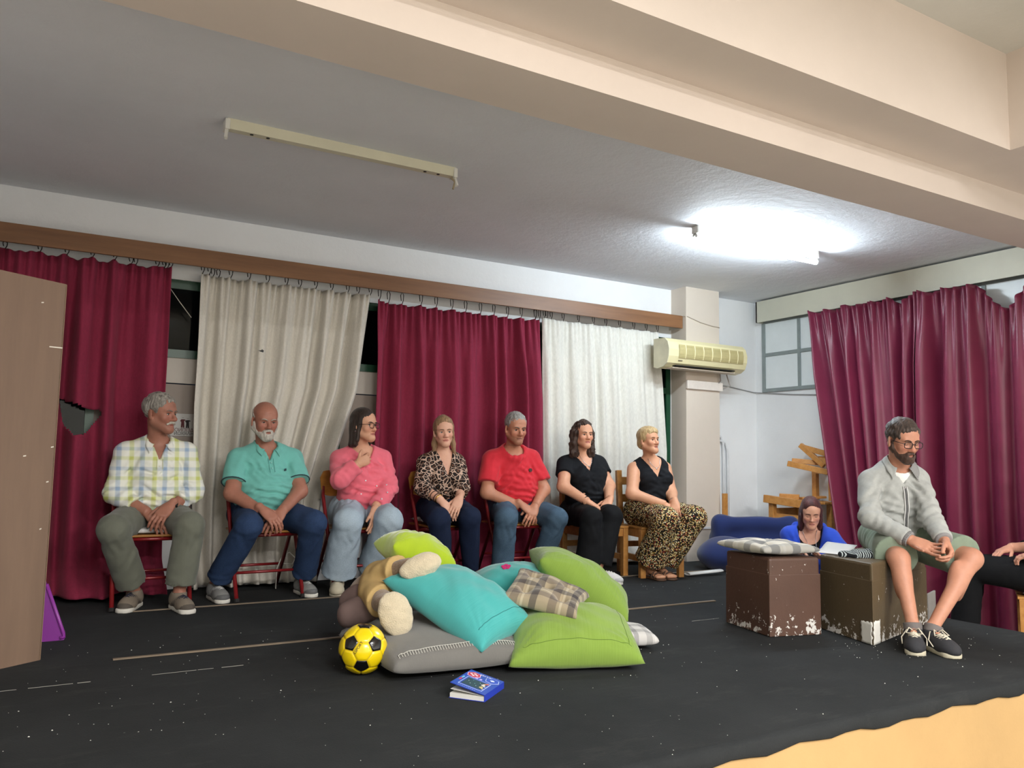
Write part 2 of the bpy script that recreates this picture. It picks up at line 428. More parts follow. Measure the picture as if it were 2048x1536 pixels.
# ---------------------------------------------------------------- floor seams, debris
M_strip = wood_mat('tan_seam_strip', (112, 97, 80), (134, 118, 98), 4, (1, 10, 10))
for x0, x1, y, wd in ((.44, 5.2, 5.02, .02), (.31, 3.80, 3.90, .022)):
    MB().box((x0, y-wd/2, .0005), (x1, y+wd/2, .006), .001).build('seam_strip', M_strip, fl)
M_crumb = mat('white_foam', (226, 224, 216), .9, .05)
m = MB(); rr = random.Random(3)
def seam(x0, x1, y, on):
    x = x0
    while x < x1:
        L = rr.uniform(.04, .2)
        if rr.random() < on: m.box((x, y+rr.uniform(-.004, .004), .0005), (x+L, y+.002+rr.uniform(0, .003), .002))
        x += L+rr.uniform(.0, .05)
seam(-.5, .8, 3.57, .9); seam(.8, 1.25, 3.55, .6); seam(3.0, 3.5, 3.35, .5); seam(3.2, 3.4, 3.46, .6)
m.build('carpet_seam', mat('seam_backing', (150, 148, 140), .9), fl)
m = MB()
def crumb(x, y, r):
    k = [(1, 0, 0), (-1, 0, 0), (0, 1, 0), (0, -1, 0), (0, 0, 1), (0, 0, -.6)]
    v = [(x+a*r*rr.uniform(.6, 1.1), y+b*r*rr.uniform(.6, 1.1), r*.55+c*r*.8*rr.uniform(.6, 1)) for a, b, c in k]
    m.add(v, [(0, 2, 4), (2, 1, 4), (1, 3, 4), (3, 0, 4), (2, 0, 5), (1, 2, 5), (3, 1, 5), (0, 3, 5)])
for i in range(430):
    z = rr.random()
    if z < .38: x, y = rr.uniform(-.4, 1.7), rr.uniform(2.0, 4.3)
    elif z < .66: x, y = rr.uniform(1.4, 4.5), rr.uniform(1.9, 3.4)
    elif z < .84: x, y = rr.gauss(3.75, .22), rr.gauss(2.55, .16)
    else: x, y = rr.uniform(1.6, 4.4), rr.uniform(3.4, 4.7)
    if 3.28 < x < 3.66 and 2.9 < y < 3.36: continue
    crumb(x, y, rr.choice((.0016, .0018, .0022, .0026, .0036)))
tag(m.build('foam_crumb', M_crumb, None, loc=(0, 0, 0)), 'white foam crumbs scattered over the dark stage carpet', 'debris', kind='stuff')

# ---------------------------------------------------------------- ceiling light fittings
M_batten = mat('cream_metal', (212, 208, 184), .4, .04); M_holder = mat('white_plastic', (224, 222, 214), .5, .03)
def emis(name, c, s):
    t = NT(name); t.b.inputs['Emission Color'].default_value = (*c, 1); t.b.inputs['Emission Strength'].default_value = s
    t.b.inputs['Base Color'].default_value = (.9, .9, .9, 1); return t.m
def batten(x0, x1, y, zc, label, lit, mt, name='ceiling_light'):
    r = thing(name, label, 'ceiling light', ((x0+x1)/2, y, zc-.055))
    MB().prism([(0, -.03, 0), (0, .03, 0), (0, .022, -.05), (0, -.022, -.05)], (x0, y, zc), (x1, y, zc)).build('batten', M_batten, r)
    for s in (-1, 1):
        x = x0 if s < 0 else x1
        h = MB().box((x-.012, y-.032, zc-.056), (x+.012, y+.032, zc-.002), .004)
        if lit:
            h.bar((x, y, zc-.05), (x, y-.018, zc-.088), .02, .02); h.bar((x, y, zc-.05), (x, y+.018, zc-.075), .02, .02)
        else: h.bar((x, y-.01, zc-.05), (x+s*.006, y-.03, zc-.105), .014, .018)
        h.build('lamp_holder', M_holder, r)
    if not lit:
        for dx in (.12, .2, 1.06, 1.14): MB().tube([(x0+dx, y-.004, zc-.0505), (x0+dx, y-.004, zc-.0525)], .009, 10).build('screw_hole', M_black, r)
        MB().tube([(x1-.02, y-.01, zc-.055), (x1, y-.02, zc-.08), (x1-.012, y-.022, zc-.125)], .006, 8).build('loose_wire', mat('old_wire', (160, 146, 120), .6), r)
    else:
        MB().tube([(x0+.01, y-.02, zc-.094), (x1-.01, y-.02, zc-.094)], .0145, 14).build('tube', mt, r, True)
    return r
batten(.675, 1.913, 4.005, ZC, 'cream fluorescent batten without tube on the dim left ceiling', False, None)
batten(3.81, 5.03, 4.07, ZC, 'lit white fluorescent tube fitting on the right of the ceiling', True, emis('lit_tube', (.80, .92, 1.0), TUBE_POWER))

# ---------------------------------------------------------------- curtains
def weave_mat(name, c, rough=.85, var=.10, sheen=.04, fine=90, translucent=0, spec=.3):
    t = NT(name); co = t.coord(); lin = s2l(c)
    base = t.ramp(t.noise(t.coord(scale=(3, 3, .4)), 5, 5, .7), [(.25, tuple(v*(1-var) for v in lin)), (.75, tuple(min(1, v*(1+var)) for v in lin))])
    n = t.noise(t.coord(scale=(1, 1, .5)), fine, 2)
    t.col(t.mix(.18, base, t.ramp(n, [(.3, tuple(v*.6 for v in lin)), (.7, tuple(min(1, v*1.3) for v in lin))])))
    t.bump(n, .25, .003); t.set(Roughness=rough, Sheen_Weight=sheen, Specular_IOR_Level=spec); return t.m
M_burg = weave_mat('burgundy_curtain', (134, 38, 64)); M_linen = weave_mat('cream_linen', (208, 202, 191), .9, .05, .1, 120)
M_lace = weave_mat('white_lace_cloth', (222, 220, 212), .9, .03, .1, 70)
def satin_mat():
    t = NT('burgundy_satin'); co = t.coord()
    t.col(t.ramp(t.noise(co, 2, 3), [(.3, s2l((112, 32, 60))), (.7, s2l((126, 40, 70)))]))
    t.bump(t.noise(co, 22, 3), .06, .004)
    t.set(Roughness=.40, Specular_IOR_Level=.5, Sheen_Weight=.0, Anisotropic=.4); return t.m
M_satin = satin_mat(); M_hook = mat('black_hook', (24, 22, 22), .4, 0, metal=.6)
def curtain(name, label, m, left, right, ztop, zbot, base, axis_, nf, amp, hooks, sag=.012, seed=1, pool=.0, hole=None, cols=190, rows=70, hookz=None, soft=.85, side=-1, topf=None, rip=.06):
    """hanging cloth; left/right: [(z, s)] edge curves; base: plane coordinate; axis_ 'x' or 'y' is the direction of the width"""
    rs = np.random.RandomState(seed)
    U, V = np.meshgrid(np.linspace(0, 1, cols), np.linspace(0, 1, rows))
    hk = np.asarray(hooks); nh = len(hk)
    # scallops between the hooks
    d = np.zeros_like(U)
    for a, b in zip(hk[:-1], hk[1:]):
        mm = (U >= a) & (U <= b); t = np.where(mm, (U-a)/(b-a), 0); d += np.where(mm, np.sin(np.pi*t)*min(1, (b-a)/.08), 0)
    top = ztop - sag*d
    if topf is not None: top = top + topf(U)
    Z = top+(zbot-top)*V
    lz = np.array(sorted(left)); rz_ = np.array(sorted(right))
    sl = np.interp(Z, lz[:, 0], lz[:, 1]); sr = np.interp(Z, rz_[:, 0], rz_[:, 1])
    ph = rs.rand()*6.28; wob = .35*np.sin(2*np.pi*U*2.3+ph)+.25*np.sin(2*np.pi*U*5.1+ph*2)+.12*np.sin(V*2.4+U*9)
    w1 = np.sin(2*np.pi*nf*U+wob*2.2); w2 = np.sin(2*np.pi*nf*.47*U+ph+wob+V*.8); w3 = np.sin(2*np.pi*nf*1.9*U+ph*3+V*1.2)
    fold = np.sign(w1)*np.abs(w1)**soft*.66+.35*w2+rip*w3
    pleat = np.exp(-V*9)*np.sin(2*np.pi*nf*3.1*U+ph)*.28
    A = amp*(.45+.55*smoothstep(0, .25, V))*(1+.3*np.sin(U*7+ph))
    off = fold*A+pleat*amp
    S = sl+(sr-sl)*U+.004*np.sin(2*np.pi*nf*U*1.0+1.57)*smoothstep(0, .3, V)
    Dp = base+side*off
    Zb = Z.copy()
    if pool > 0:                                  # cloth lying on the floor
        t = smoothstep(.90, 1.0, V); Dp = Dp+side*pool*t*(1+.35*np.sin(U*23+ph)); Zb = np.maximum(Z, .006+.012*(1+np.sin(U*40+ph*2+V*8))*t)
    P = np.zeros((rows, cols, 3)); i, j = (0, 1) if axis_ == 'x' else (1, 0)
    P[..., i] = S; P[..., j] = Dp; P[..., 2] = Zb
    idx = np.arange(rows*cols).reshape(rows, cols)
    F = np.stack([idx[:-1, :-1], idx[1:, :-1], idx[1:, 1:], idx[:-1, 1:]], -1).reshape(-1, 4)
    if hole is not None:
        cc = P.reshape(-1, 3)[F].mean(1); F = F[~hole(cc[:, i], cc[:, 2])]
    r = thing(name, label, 'curtain', (float(P[..., 0].mean()), float(P[..., 1].mean()), float(P[..., 2].min())))
    o = link_mesh('cloth', P.reshape(-1, 3), F, m, r, True)
    so = o.modifiers.new('thick', 'SOLIDIFY'); so.thickness = .004; so.offset = 0
    if hookz is not None:
        for u in hk:
            k = int(round(u*(cols-1))); p = P[0, k]; zt = hookz
            a = rs.uniform(-.5, .5)
            pts = [(p[0], p[1], p[2]-.01), (p[0]+.012*math.cos(a), p[1], p[2]+.3*(zt-p[2])), (p[0]+.014*math.cos(a), p[1], p[2]+.7*(zt-p[2])), (p[0], p[1], zt), (p[0]-.012*math.cos(a), p[1], p[2]+.7*(zt-p[2])), (p[0]-.006, p[1], p[2]+.25*(zt-p[2]))]
            MB().tube(pts, .003, 6).build('curtain_hook', M_hook, r, True)
    return r
k = 1.0107; CY = 5.672
def zz(z): return .88+(z-.88)*k
def inpoly(poly):
    def f(x, z):
        c = np.zeros(len(x), bool); n = len(poly)
        for i in range(n):
            (x1, z1), (x2, z2) = poly[i], poly[(i+1) % n]
            with np.errstate(divide='ignore', invalid='ignore'):
                c ^= ((z1 > z) != (z2 > z)) & (x < (x2-x1)*(z-z1)/(z2-z1)+x1)
        return c
    return f
curtain('curtain', 'burgundy curtain with torn hole behind the brown board at far left', M_burg, [(0, -.75), (2.2, -.75)], [(0, .70), (1.3, .655), (2.2, .655)], zz(2.10), .03, CY-.02, 'x', 8, .066,
        [0, .09, .2, .33, .46, .565, .665, .755, .825, .845, .935, .965, .98, .992], .02, 3, .22, inpoly([(.06, 1.215), (.19, 1.165), (.30, 1.145), (.295, 1.12), (.215, 1.0), (.15, .985), (.09, 1.06)]), 300, 150, 2.16)
lc = curtain('curtain', 'cream linen curtain hanging behind the man in the turquoise polo', M_linen, [(0, .87), (1.2, .83), (2.2, .838)], [(0, 1.70), (.58, 1.72), (1.37, 1.965), (2.1, 2.045)], zz(2.085), .03, CY, 'x', 8.5, .064,
        [.005, .04, .07, .10, .16, .26, .37, .48, .56, .65, .75, .85, .92, .99], .01, 11, .10, None, 220, 80, 2.16, .6)
cl_ = kids(lc)[0]; vv_ = np.array([v.co[:] for v in cl_.data.vertices])+np.array(ORG[cl_.name]); tx, tz = 1.262, 1.607
ty = vv_[(np.abs(vv_[:, 0]-tx) < .02) & (np.abs(vv_[:, 2]-tz) < .03), 1].min()-.003
MB().prism([(-.022, 0, .003), (-.004, 0, -.006), (.012, 0, -.010), (.016, 0, .004), (.004, 0, .012), (-.006, 0, .004)], (tx, ty, tz), (tx, ty+.003, tz)).build('tear', M_black, lc)
curtain('curtain', 'burgundy curtain with twelve pleats behind the woman in leopard print', M_burg, [(0, 2.085), (2.2, 2.088)], [(0, 3.62), (1.38, 3.60), (2.1, 3.545)], zz(2.05), .03, CY, 'x', 9.5, .070,
        [.01, .075, .15, .24, .335, .43, .52, .61, .695, .785, .86, .95, .965, .985], .014, 5, .08, None, 240, 80, 2.16)
curtain('curtain', 'white lace curtain behind the dark-haired woman in black', M_lace, [(0, 3.62), (1, 3.60), (2.2, 3.575)], [(0, 4.93), (1, 4.93), (2.1, 4.84)], zz(2.075), .03, CY, 'x', 9, .03,
        [.01, .03, .07, .17, .29, .41, .53, .65, .77, .89, .99], .012, 8, .10, None, 200, 80, 2.16, .8)
# satin curtains along the right wall
def tA(u): return -.02*np.exp(-((u-.84)/.05)**2)*3-.012*np.abs(np.sin(u*26))
curtain('curtain', 'shiny burgundy satin curtain, left panel beside the stacked chairs', M_satin, [(-.3, 4.50), (.23, 4.614), (1.24, 4.769), (2.3, 4.925)], [(-.3, 3.89), (.63, 3.905), (2.3, 3.868)], 2.30, -.33, 6.02, 'y', 7, .085,
        [0, .16, .35, .55, .75, .99], .02, 21, 0, None, 180, 70, None, .9, -1, tA, .05)
def tB(u): return -.215*np.exp(-((u-.46)/.11)**2)-.01*np.abs(np.sin(u*30))
curtain('curtain', 'shiny burgundy satin curtain, right panel sagging behind the man in grey', M_satin, [(-.4, 3.885), (.63, 3.885), (2.4, 3.853)], [(-.4, 2.35), (2.4, 2.42)], 2.30, -.34, 6.02, 'y', 8, .088,
        [0, .12, .29, .62, .8, 1], .02, 31, 0, None, 200, 80, None, .9, -1, tB, .05)

# ---------------------------------------------------------------- air conditioner, trunking, cables, pipes
M_ac = mat('yellowed_plastic', (228, 218, 172), .4, .03, coat=.2); M_acg = mat('ac_grille', (184, 172, 122), .6, .06, 30)
ac = thing('air_conditioner', 'yellowed wall air conditioner on the cream pillar', 'air conditioner', (5.16, 5.45, 1.74))
prof = [(.22, .0), (.17, -.012), (.09, .0), (.04, .03), (.015, .09), (.01, .15), (.03, .215), (.07, .25), (.22, .255)]
ay, az = 5.335, 1.735
MB().prism([(0, p[0], p[1]) for p in prof], (4.69, ay, az), (5.64, ay, az)).build('casing', M_ac, ac)
MB().prism([(0, p[0]*.985-.002, p[1]*1.01-.001) for p in prof], (4.684, ay+.003, az), (4.696, ay+.003, az)).build('end_cap', mat('ac_end', (214, 208, 180), .5), ac)
m = MB(); gp = [(.0165, .075), (.006, .11), (.004, .15), (.012, .195)]
v = [(x, ay+p[0]-.002, az+p[1]) for x in (4.80, 5.585) for p in gp]; m.add(v, [(i, i+1, i+5, i+4) for i in range(3)]); m.build('grille', M_acg, ac)
for i in range(7):
    x = 4.875+i*.106; MB().tube([(x, ay+p[0]-.003, az+p[1]) for p in gp], .005, 6).build('grille_rib', M_ac, ac)
for i in range(5):
    z = az+.088+i*.022; MB().tube([(4.80, ay+.0035, z), (5.585, ay+.0035, z)], .001, 5).build('grille_slat', M_acg, ac)
MB().box((4.78, ay+.03, az+.004), (5.50, ay+.10, az+.012)).build('air_slot', M_black, ac)
MB().box((4.76, ay+.05, az-.014), (5.52, ay+.16, az-.004), .003, ).build('louvre', mat('ac_louvre', (200, 186, 168), .5), ac)
MB().box((4.805, ay+.022, az+.05), (4.85, ay+.03, az+.058)).build('badge', mat('ac_badge', (120, 112, 90), .5), ac)
for dy in (0, .04): MB().tube([(5.44+dy*2, 5.5, 1.74), (5.47+dy*3, 5.52, 1.66-dy), (5.44+dy, 5.55, 1.615-dy), (5.40, 5.56, 1.60)], .006, 8).build('hose', mat('grey_hose', (150, 142, 136), .6), ac, True)
tag(MB().box((5.068, 5.53, 1.565), (5.51, 5.556, 1.645), .004).build('cable_trunking', mat('white_trunking', (226, 216, 206), .5), None), 'white plastic cable trunking across the pillar below the air conditioner', 'cable trunking')
M_cable = mat('grey_cable', (150, 150, 150), .6)
tag(MB().tube([(5.06, 5.58, 2.245), (5.09, 5.552, 2.24), (5.25, 5.552, 2.20), (5.40, 5.552, 2.18), (5.495, 5.556, 2.175)], .005, 6).build('cable', mat('beige_cable', (178, 164, 148), .6), None, True), 'thin beige cable from rail end across the pillar top', 'cable')
tag(MB().tube([(5.495, 5.75, 1.655), (5.8, 5.752, 1.645), (6.16, 5.752, 1.605), (6.185, 5.70, 1.60), (6.188, 5.3, 1.56), (6.188, 4.6, 1.51)], .005, 6).build('cable', M_cable, None, True), 'thin grey cable running into the room corner below the grey window', 'cable')
M_pipe = mat('white_pipe', (222, 224, 226), .35)
pp = thing('heating_pipe', 'pair of white heating pipes rising beside the pillar', 'pipe', (5.76, 5.72, 0))
for dx in (0, .055): MB().tube([(5.50, 5.735, 1.16-dx), (5.62+dx, 5.735, 1.16-dx), (5.68+dx, 5.735, 1.145-dx), (5.71+dx, 5.735, 1.08-dx), (5.715+dx, 5.735, .9), (5.715+dx, 5.735, .02)], .013, 10).build('pipe', M_pipe, pp, True)
# radiators under the windows
M_rad = mat('white_radiator', (218, 214, 206), .4)
def radiator(x0, x1, label):
    r = thing('radiator', label, 'radiator', ((x0+x1)/2, 5.71, .1))
    MB().tube([(x0-.03, 5.735, .16), (x1+.03, 5.735, .16)], .014, 8).tube([(x0-.03, 5.735, .52), (x1+.03, 5.735, .52)], .014, 8).build('header_pipe', M_rad, r, True)
    x = x0
    while x < x1:
        MB().box((x, 5.715, .10), (x+.032, 5.755, .58), .008).build('fin', M_rad, r); x += .045
radiator(2.95, 3.5, 'white ribbed radiator under the window behind the red shirt'); radiator(3.95, 4.75, 'white ribbed radiator behind the two pine chairs')
# poster seen from behind through the glass: everything reversed
po = thing('poster', 'white theatre poster with two dark figures seen reversed in window', 'poster', (.79, 5.79, 1.0))
MB().box((.715, 5.788, 1.005), (.865, 5.792, 1.155)).build('paper', mat('poster_paper', (196, 194, 190), .7, .02), po)
M_ink = mat('poster_ink', (40, 34, 36), .8, .05); M_ink2 = mat('poster_ink_red', (90, 40, 44), .8, .05)
def figure(x, z, s, m):
    b = MB()
    for a, c, ra in (((0, .088), (0, .090), .008), ((-.004, .05), (-.007, 0), .007), ((.006, .05), (.010, 0), .007), ((0, .045), (0, .074), .013), ((.01, .07), (.024, .064), .005), ((-.01, .07), (-.018, .055), .005)):
        b.tube([(x+a[0]*s, 5.7872, z+a[1]*s), (x+c[0]*s, 5.7872, z+c[1]*s)], ra*s, 8)
    v = [(p[0], 5.7872+(p[1]-5.7872)*.04, p[2]) for p in b.v]; b.v = v; b.build('figure', m, po)
figure(.795, 1.062, .75, M_ink2); figure(.826, 1.060, .72, M_ink); figure(.728, 1.09, .5, M_ink)
def text(name, body, size, m, parent, M, extrude=.0004, align='CENTER'):
    cu = bpy.data.curves.new(name, 'FONT'); cu.body = body; cu.size = size; cu.extrude = extrude; cu.align_x = align; cu.align_y = 'CENTER'
    cu.materials.append(m); o = bpy.data.objects.new(name, cu); C.objects.link(o); o.parent = parent
    bpy.context.view_layer.update(); me = bpy.data.meshes.new_from_object(o.evaluated_get(bpy.context.evaluated_depsgraph_get()))
    C.objects.unlink(o); bpy.data.objects.remove(o); o = bpy.data.objects.new(name, me); C.objects.link(o); o.parent = parent
    if not me.materials: me.materials.append(m)
    M = M.copy(); M.translation = M.translation-ORG.get(parent.name, Vector((0, 0, 0))); o.matrix_local = M; return o
def frame(o, x, y):
    x = Vector(x).normalized(); y = Vector(y); z = x.cross(y).normalized(); y = z.cross(x)
    M = Matrix((x, y, z)).transposed().to_4x4(); M.translation = Vector(o); return M
mir = Matrix.Diagonal((-1, 1, 1, 1))
text('lettering', 'ΔΕΙΠΝΟ', .032, M_ink2, po, frame((.806, 5.787, 1.045), (1, 0, 0), (0, 0, 1)) @ mir)
text('lettering', 'ΗΛΙΘΙΩΝ', .030, M_ink, po, frame((.806, 5.787, 1.021), (1, 0, 0), (0, 0, 1)) @ mir)
# white cord tie on the first window
tag(MB().tube([(.645, 5.70, 2.0), (.72, 5.70, 1.90), (.80, 5.70, 1.80)], .0025, 5).build('hanging_thread', mat('white_cord', (214, 210, 200), .8), None, True), 'thin white cord slanting across the dark window pane at left', 'cord')
tag(MB().tube([(1.38, 5.45, .01), (1.385, 5.46, .14), (1.42, 5.47, .22), (1.47, 5.48, .24), (1.51, 5.48, .20), (1.49, 5.48, .16), (1.43, 5.47, .17)], .004, 6).build('cable', mat('white_cable', (214, 210, 200), .6), None, True), 'white looped cable under the polo man\'s chair', 'cable')

# ---------------------------------------------------------------- brown board and purple plastic piece at left
bd = thing('board', 'tall brown laminate board standing at the left stage edge', 'board', (-.3, 3.80, 0))
d = Vector((.1395, .0955, 0)).normalized(); nrm = Vector((-d.y, d.x, 0))
Pb = Vector((.041, 4.035, 0)); Pa = Pb-d*1.05
def quadbox(a, b, n, z0, z1, th):
    return MB().prism([tuple(a+Vector((0, 0, z0))), tuple(b+Vector((0, 0, z0))), tuple(b+Vector((0, 0, z1))), tuple(a+Vector((0, 0, z1)))], (0, 0, 0), tuple(n*th))
quadbox(Pa, Pb, nrm, 0, 1.625, .022).build('panel', M_board, bd)
quadbox(Pb-d*.004, Pb+d*.002, nrm, .001, 1.623, .021).build('edge_band', mat('pale_edge', (150, 124, 100), .6), bd)
m = MB()
for u, z, L in ((.06, 1.335, .07), (.02, .9, .012), (.03, .75, .010), (.045, .55, .008), (.14, .86, .012), (.11, 1.52, .01)):
    p = Pb-d*u; m = MB(); m.prism([tuple(p-nrm*.0015+Vector((0, 0, z))), tuple(p+d*min(L, u)-nrm*.0015+Vector((0, 0, z+.002))), tuple(p+d*min(L, u)-nrm*.0015+Vector((0, 0, z+.007))), tuple(p-nrm*.0015+Vector((0, 0, z+.005)))], (0, 0, 0), tuple(nrm*.002)); m.build('scratch', mat('white_chip', (222, 216, 204), .8), bd)
pu = thing('plastic_toy', 'purple plastic wedge standing behind the brown board', 'toy', (.06, 4.43, 0))
MB().prism([(-.10, 0, 0), (.077, 0, 0), (.083, 0, .012), (.078, 0, .03), (-.012, 0, .27), (-.10, 0, .30)], (.06, 4.41, 0), (.06, 4.47, 0)).build('wedge', mat('purple_plastic', (128, 44, 140), .35, .03), pu)
MB().tube([(.06+.06, 4.405, .012), (.06+.077, 4.405, .016), (.06+.073, 4.405, .034), (.06-.010, 4.405, .265)], .008, 8).build('rim', mat('purple_rim', (140, 52, 152), .35, .03), pu, True)

# ---------------------------------------------------------------- chairs
M_redm = mat('red_painted_steel', (128, 26, 30), .35, .10, 20, metal=.1, coat=.3); M_foot = mat('black_rubber', (28, 26, 26), .8)
def red_chair(loc, rz, label):
    r = thing('folding_chair', label, 'chair', loc, 'red folding chairs along the curtains')
    m = MB()
    for s in (-1, 1):
        x = s*.205
        L = MB().tube([(x, -.235, .012), (x, -.02, .43), (x, .075, .62), (x*.96, .105, .68)], .0125, 10).build('leg', M_redm, r, True, local=True)
        MB().tube([(x, -.242, .0), (x, -.233, .02)], .017, 10).build('rubber_foot', M_foot, L, local=True)
        L = MB().tube([(x*.9, .235, .012), (x*.9, .0, .37), (x*.9, -.165, .393)], .0125, 10).build('leg', M_redm, r, True, local=True)
        MB().tube([(x*.9, .243, .0), (x*.9, .232, .02)], .017, 10).build('rubber_foot', M_foot, L, local=True)
    MB().tube([(-.205, -.155, .165), (.205, -.155, .165)], .009, 8).build('crossbar', M_redm, r, True, local=True)
    MB().tube([(-.185, .14, .17), (.185, .14, .17)], .009, 8).build('crossbar', M_redm, r, True, local=True)
    MB().tube([(-.19, -.17, .390), (.19, -.17, .390)], .011, 8).build('crossbar', M_redm, r, True, local=True)
    MB().box((-.185, -.19, .402), (.185, .17, .416), .006).build('seat', M_ply, r, local=True)
    v = []; f = []; n = 14                                        # curved plywood back with round corners
    for i in range(n+1):
        u = -1+2*i/n; e = max(0, abs(u)-.72)/.28; c = .05*(1-math.sqrt(max(0, 1-e*e))); bow = .03*(1-u*u)
        for y, z in ((0, .615+c), (0, .79-c), (.011, .79-c), (.011, .615+c)): v.append((u*.215, .080+.42*(z-.63)+bow+y-.01, z))
    for i in range(n):
        for k in range(4): f.append((4*i+k, 4*i+(k+1) % 4, 4*i+4+(k+1) % 4, 4*i+4+k))
    f += [(0, 3, 2, 1), (4*n, 4*n+1, 4*n+2, 4*n+3)]
    MB().add(v, f).build('backrest', M_ply, r, local=True)
    r.rotation_euler.z = rz
    return r
def place(src, loc, rz, label, rx=0, ry=0):
    c = copy_tree(src); c.location = loc; c.rotation_euler = (rx, ry, rz); c['label'] = label; return c
rc = red_chair((.585, 5.30, 0), 0, 'red folding chair under the man in the plaid shirt')
place(rc, (1.245, 5.33, 0), R(4), 'red folding chair under the man in the turquoise polo')
place(rc, (1.875, 5.36, 0), R(2), 'red folding chair under the woman in the pink sweater')
place(rc, (2.53, 5.36, 0), R(0), 'red folding chair under the woman in leopard print')
place(rc, (3.115, 5.33, 0), R(-4), 'red folding chair under the man in the red shirt')
def pine_chair(loc, rz, label):
    r = thing('wooden_chair', label, 'chair', loc, 'pine chairs on the stage')
    wx, yf, yb = .165, -.19, .19
    for s in (-1, 1):
        MB().box((s*wx-.022, yf-.022, 0), (s*wx+.022, yf+.022, .37), .003).build('leg', M_pine, r, local=True)
        MB().bar((s*wx, yb, 0), (s*wx, yb, .37), .044, .044, .003).bar((s*wx, yb, .36), (s*wx, yb+.045, .815), .044, .04, .003).build('leg', M_pine, r, local=True)
        MB().box((s*wx-.012, yf+.02, .12), (s*wx+.012, yb-.02, .165), .002).build('stretcher', M_pine, r, local=True)
        MB().box((s*wx-.014, yf+.02, .305), (s*wx+.014, yb-.02, .37), .002).build('seat_rail', M_pine, r, local=True)
    MB().box((-wx+.02, yb-.012, .20), (wx-.02, yb+.012, .245), .002).build('stretcher', M_pine, r, local=True)
    MB().box((-wx+.02, yf-.012, .305), (wx-.02, yf+.012, .37), .002).build('seat_rail', M_pine, r, local=True)
    for i in range(4): MB().box((-wx-.02, yf-.03+i*.106, .37), (wx+.02, yf+.072+i*.106, .386), .003).build('seat_slat', M_pine, r, local=True)
    for z in (.56, .70): MB().bar((-wx, yb+.02+(z-.56)*.12, z+.03), (wx, yb+.02+(z-.56)*.12, z+.03), .02, .065, .003).build('back_slat', M_pine, r, local=True)
    r.rotation_euler.z = rz; return r
pc = pine_chair((3.83, 5.27, 0), R(-4), 'pine wooden chair under the dark-haired woman in black')
place(pc, (4.225, 5.055, 0), R(-12), 'pine wooden chair under the blonde woman in patterned trousers')
pk = thing('wooden_plank', 'short pine plank standing upright behind the navy bean bag', 'plank', (5.49, 5.50, 0))
MB().box((5.463, 5.485, 0), (5.517, 5.51, .61), .003).build('plank', M_pine, pk)
# heap of pine furniture in the right corner
bn = thing('wooden_bench', 'low pine bench at the bottom of the furniture heap by the right wall', 'bench', (5.95, 5.03, 0))
MB().bar((5.735, 5.25, .575), (5.80, 4.80, .535), .03, .07, .004).build('front_rail', M_pine, bn)
for i in range(4): MB().bar((5.79+i*.095, 5.23, .565), (5.85+i*.095, 4.80, .55), .088, .02, .003).build('seat_slat', M_pine, bn)
for x, y in ((5.79, 5.20), (6.12, 5.20), (5.84, 4.84), (6.13, 4.84)): MB().box((x-.026, y-.026, 0), (x+.026, y+.026, .54), .003).build('leg', M_pine, bn)
MB().bar((5.80, 5.18, .40), (5.84, 4.84, .39), .03, .09, .003).build('stretcher', M_pine, bn); MB().bar((5.86, 5.205, .45), (6.10, 5.205, .45), .03, .08, .003).build('stretcher', M_pine, bn)
def frame_chair(label, bars, loc):
    t = thing('wooden_chair', label, 'chair', loc, 'pine chairs on the stage')
    for nm, a, b, w_, h_ in bars: MB().bar(a, b, w_, h_, .003).build(nm, M_pine, t)
frame_chair('pine chair lying on its side on the bench by the right wall', [('leg', (6.13, 5.0, .575), (6.13, 5.0, .85), .045, .045), ('leg', (5.92, 5.13, .898), (6.07, 4.81, .825), .048, .05), ('leg', (6.14, 4.83, .57), (6.14, 4.83, .86), .045, .045),
    ('seat_rail', (5.96, 5.12, .925), (6.14, 4.93, .905), .022, .045), ('seat_slat', (5.95, 5.02, .585), (6.15, 4.92, .60), .09, .02), ('seat_slat', (5.87, 5.19, .60), (5.97, 5.05, .595), .05, .045), ('stretcher', (6.05, 4.86, .83), (6.14, 5.0, .83), .03, .04)], (6.05, 4.98, .57))
frame_chair('topmost pine chair, tilted on the furniture heap by the right wall', [('leg', (6.045, 5.09, 1.07), (6.105, 4.88, .88), .048, .045), ('seat_rail', (6.05, 5.07, 1.05), (6.15, 4.82, .975), .03, .05), ('leg', (6.10, 4.93, .925), (6.16, 4.80, .90), .05, .06), ('stretcher', (6.12, 5.0, .945), (6.15, 4.82, .94), .03, .05)], (6.1, 4.94, .88))
place(pc, (5.40, 2.63, -.27), R(-150), 'pine chair beside the stage under the person in black trousers')

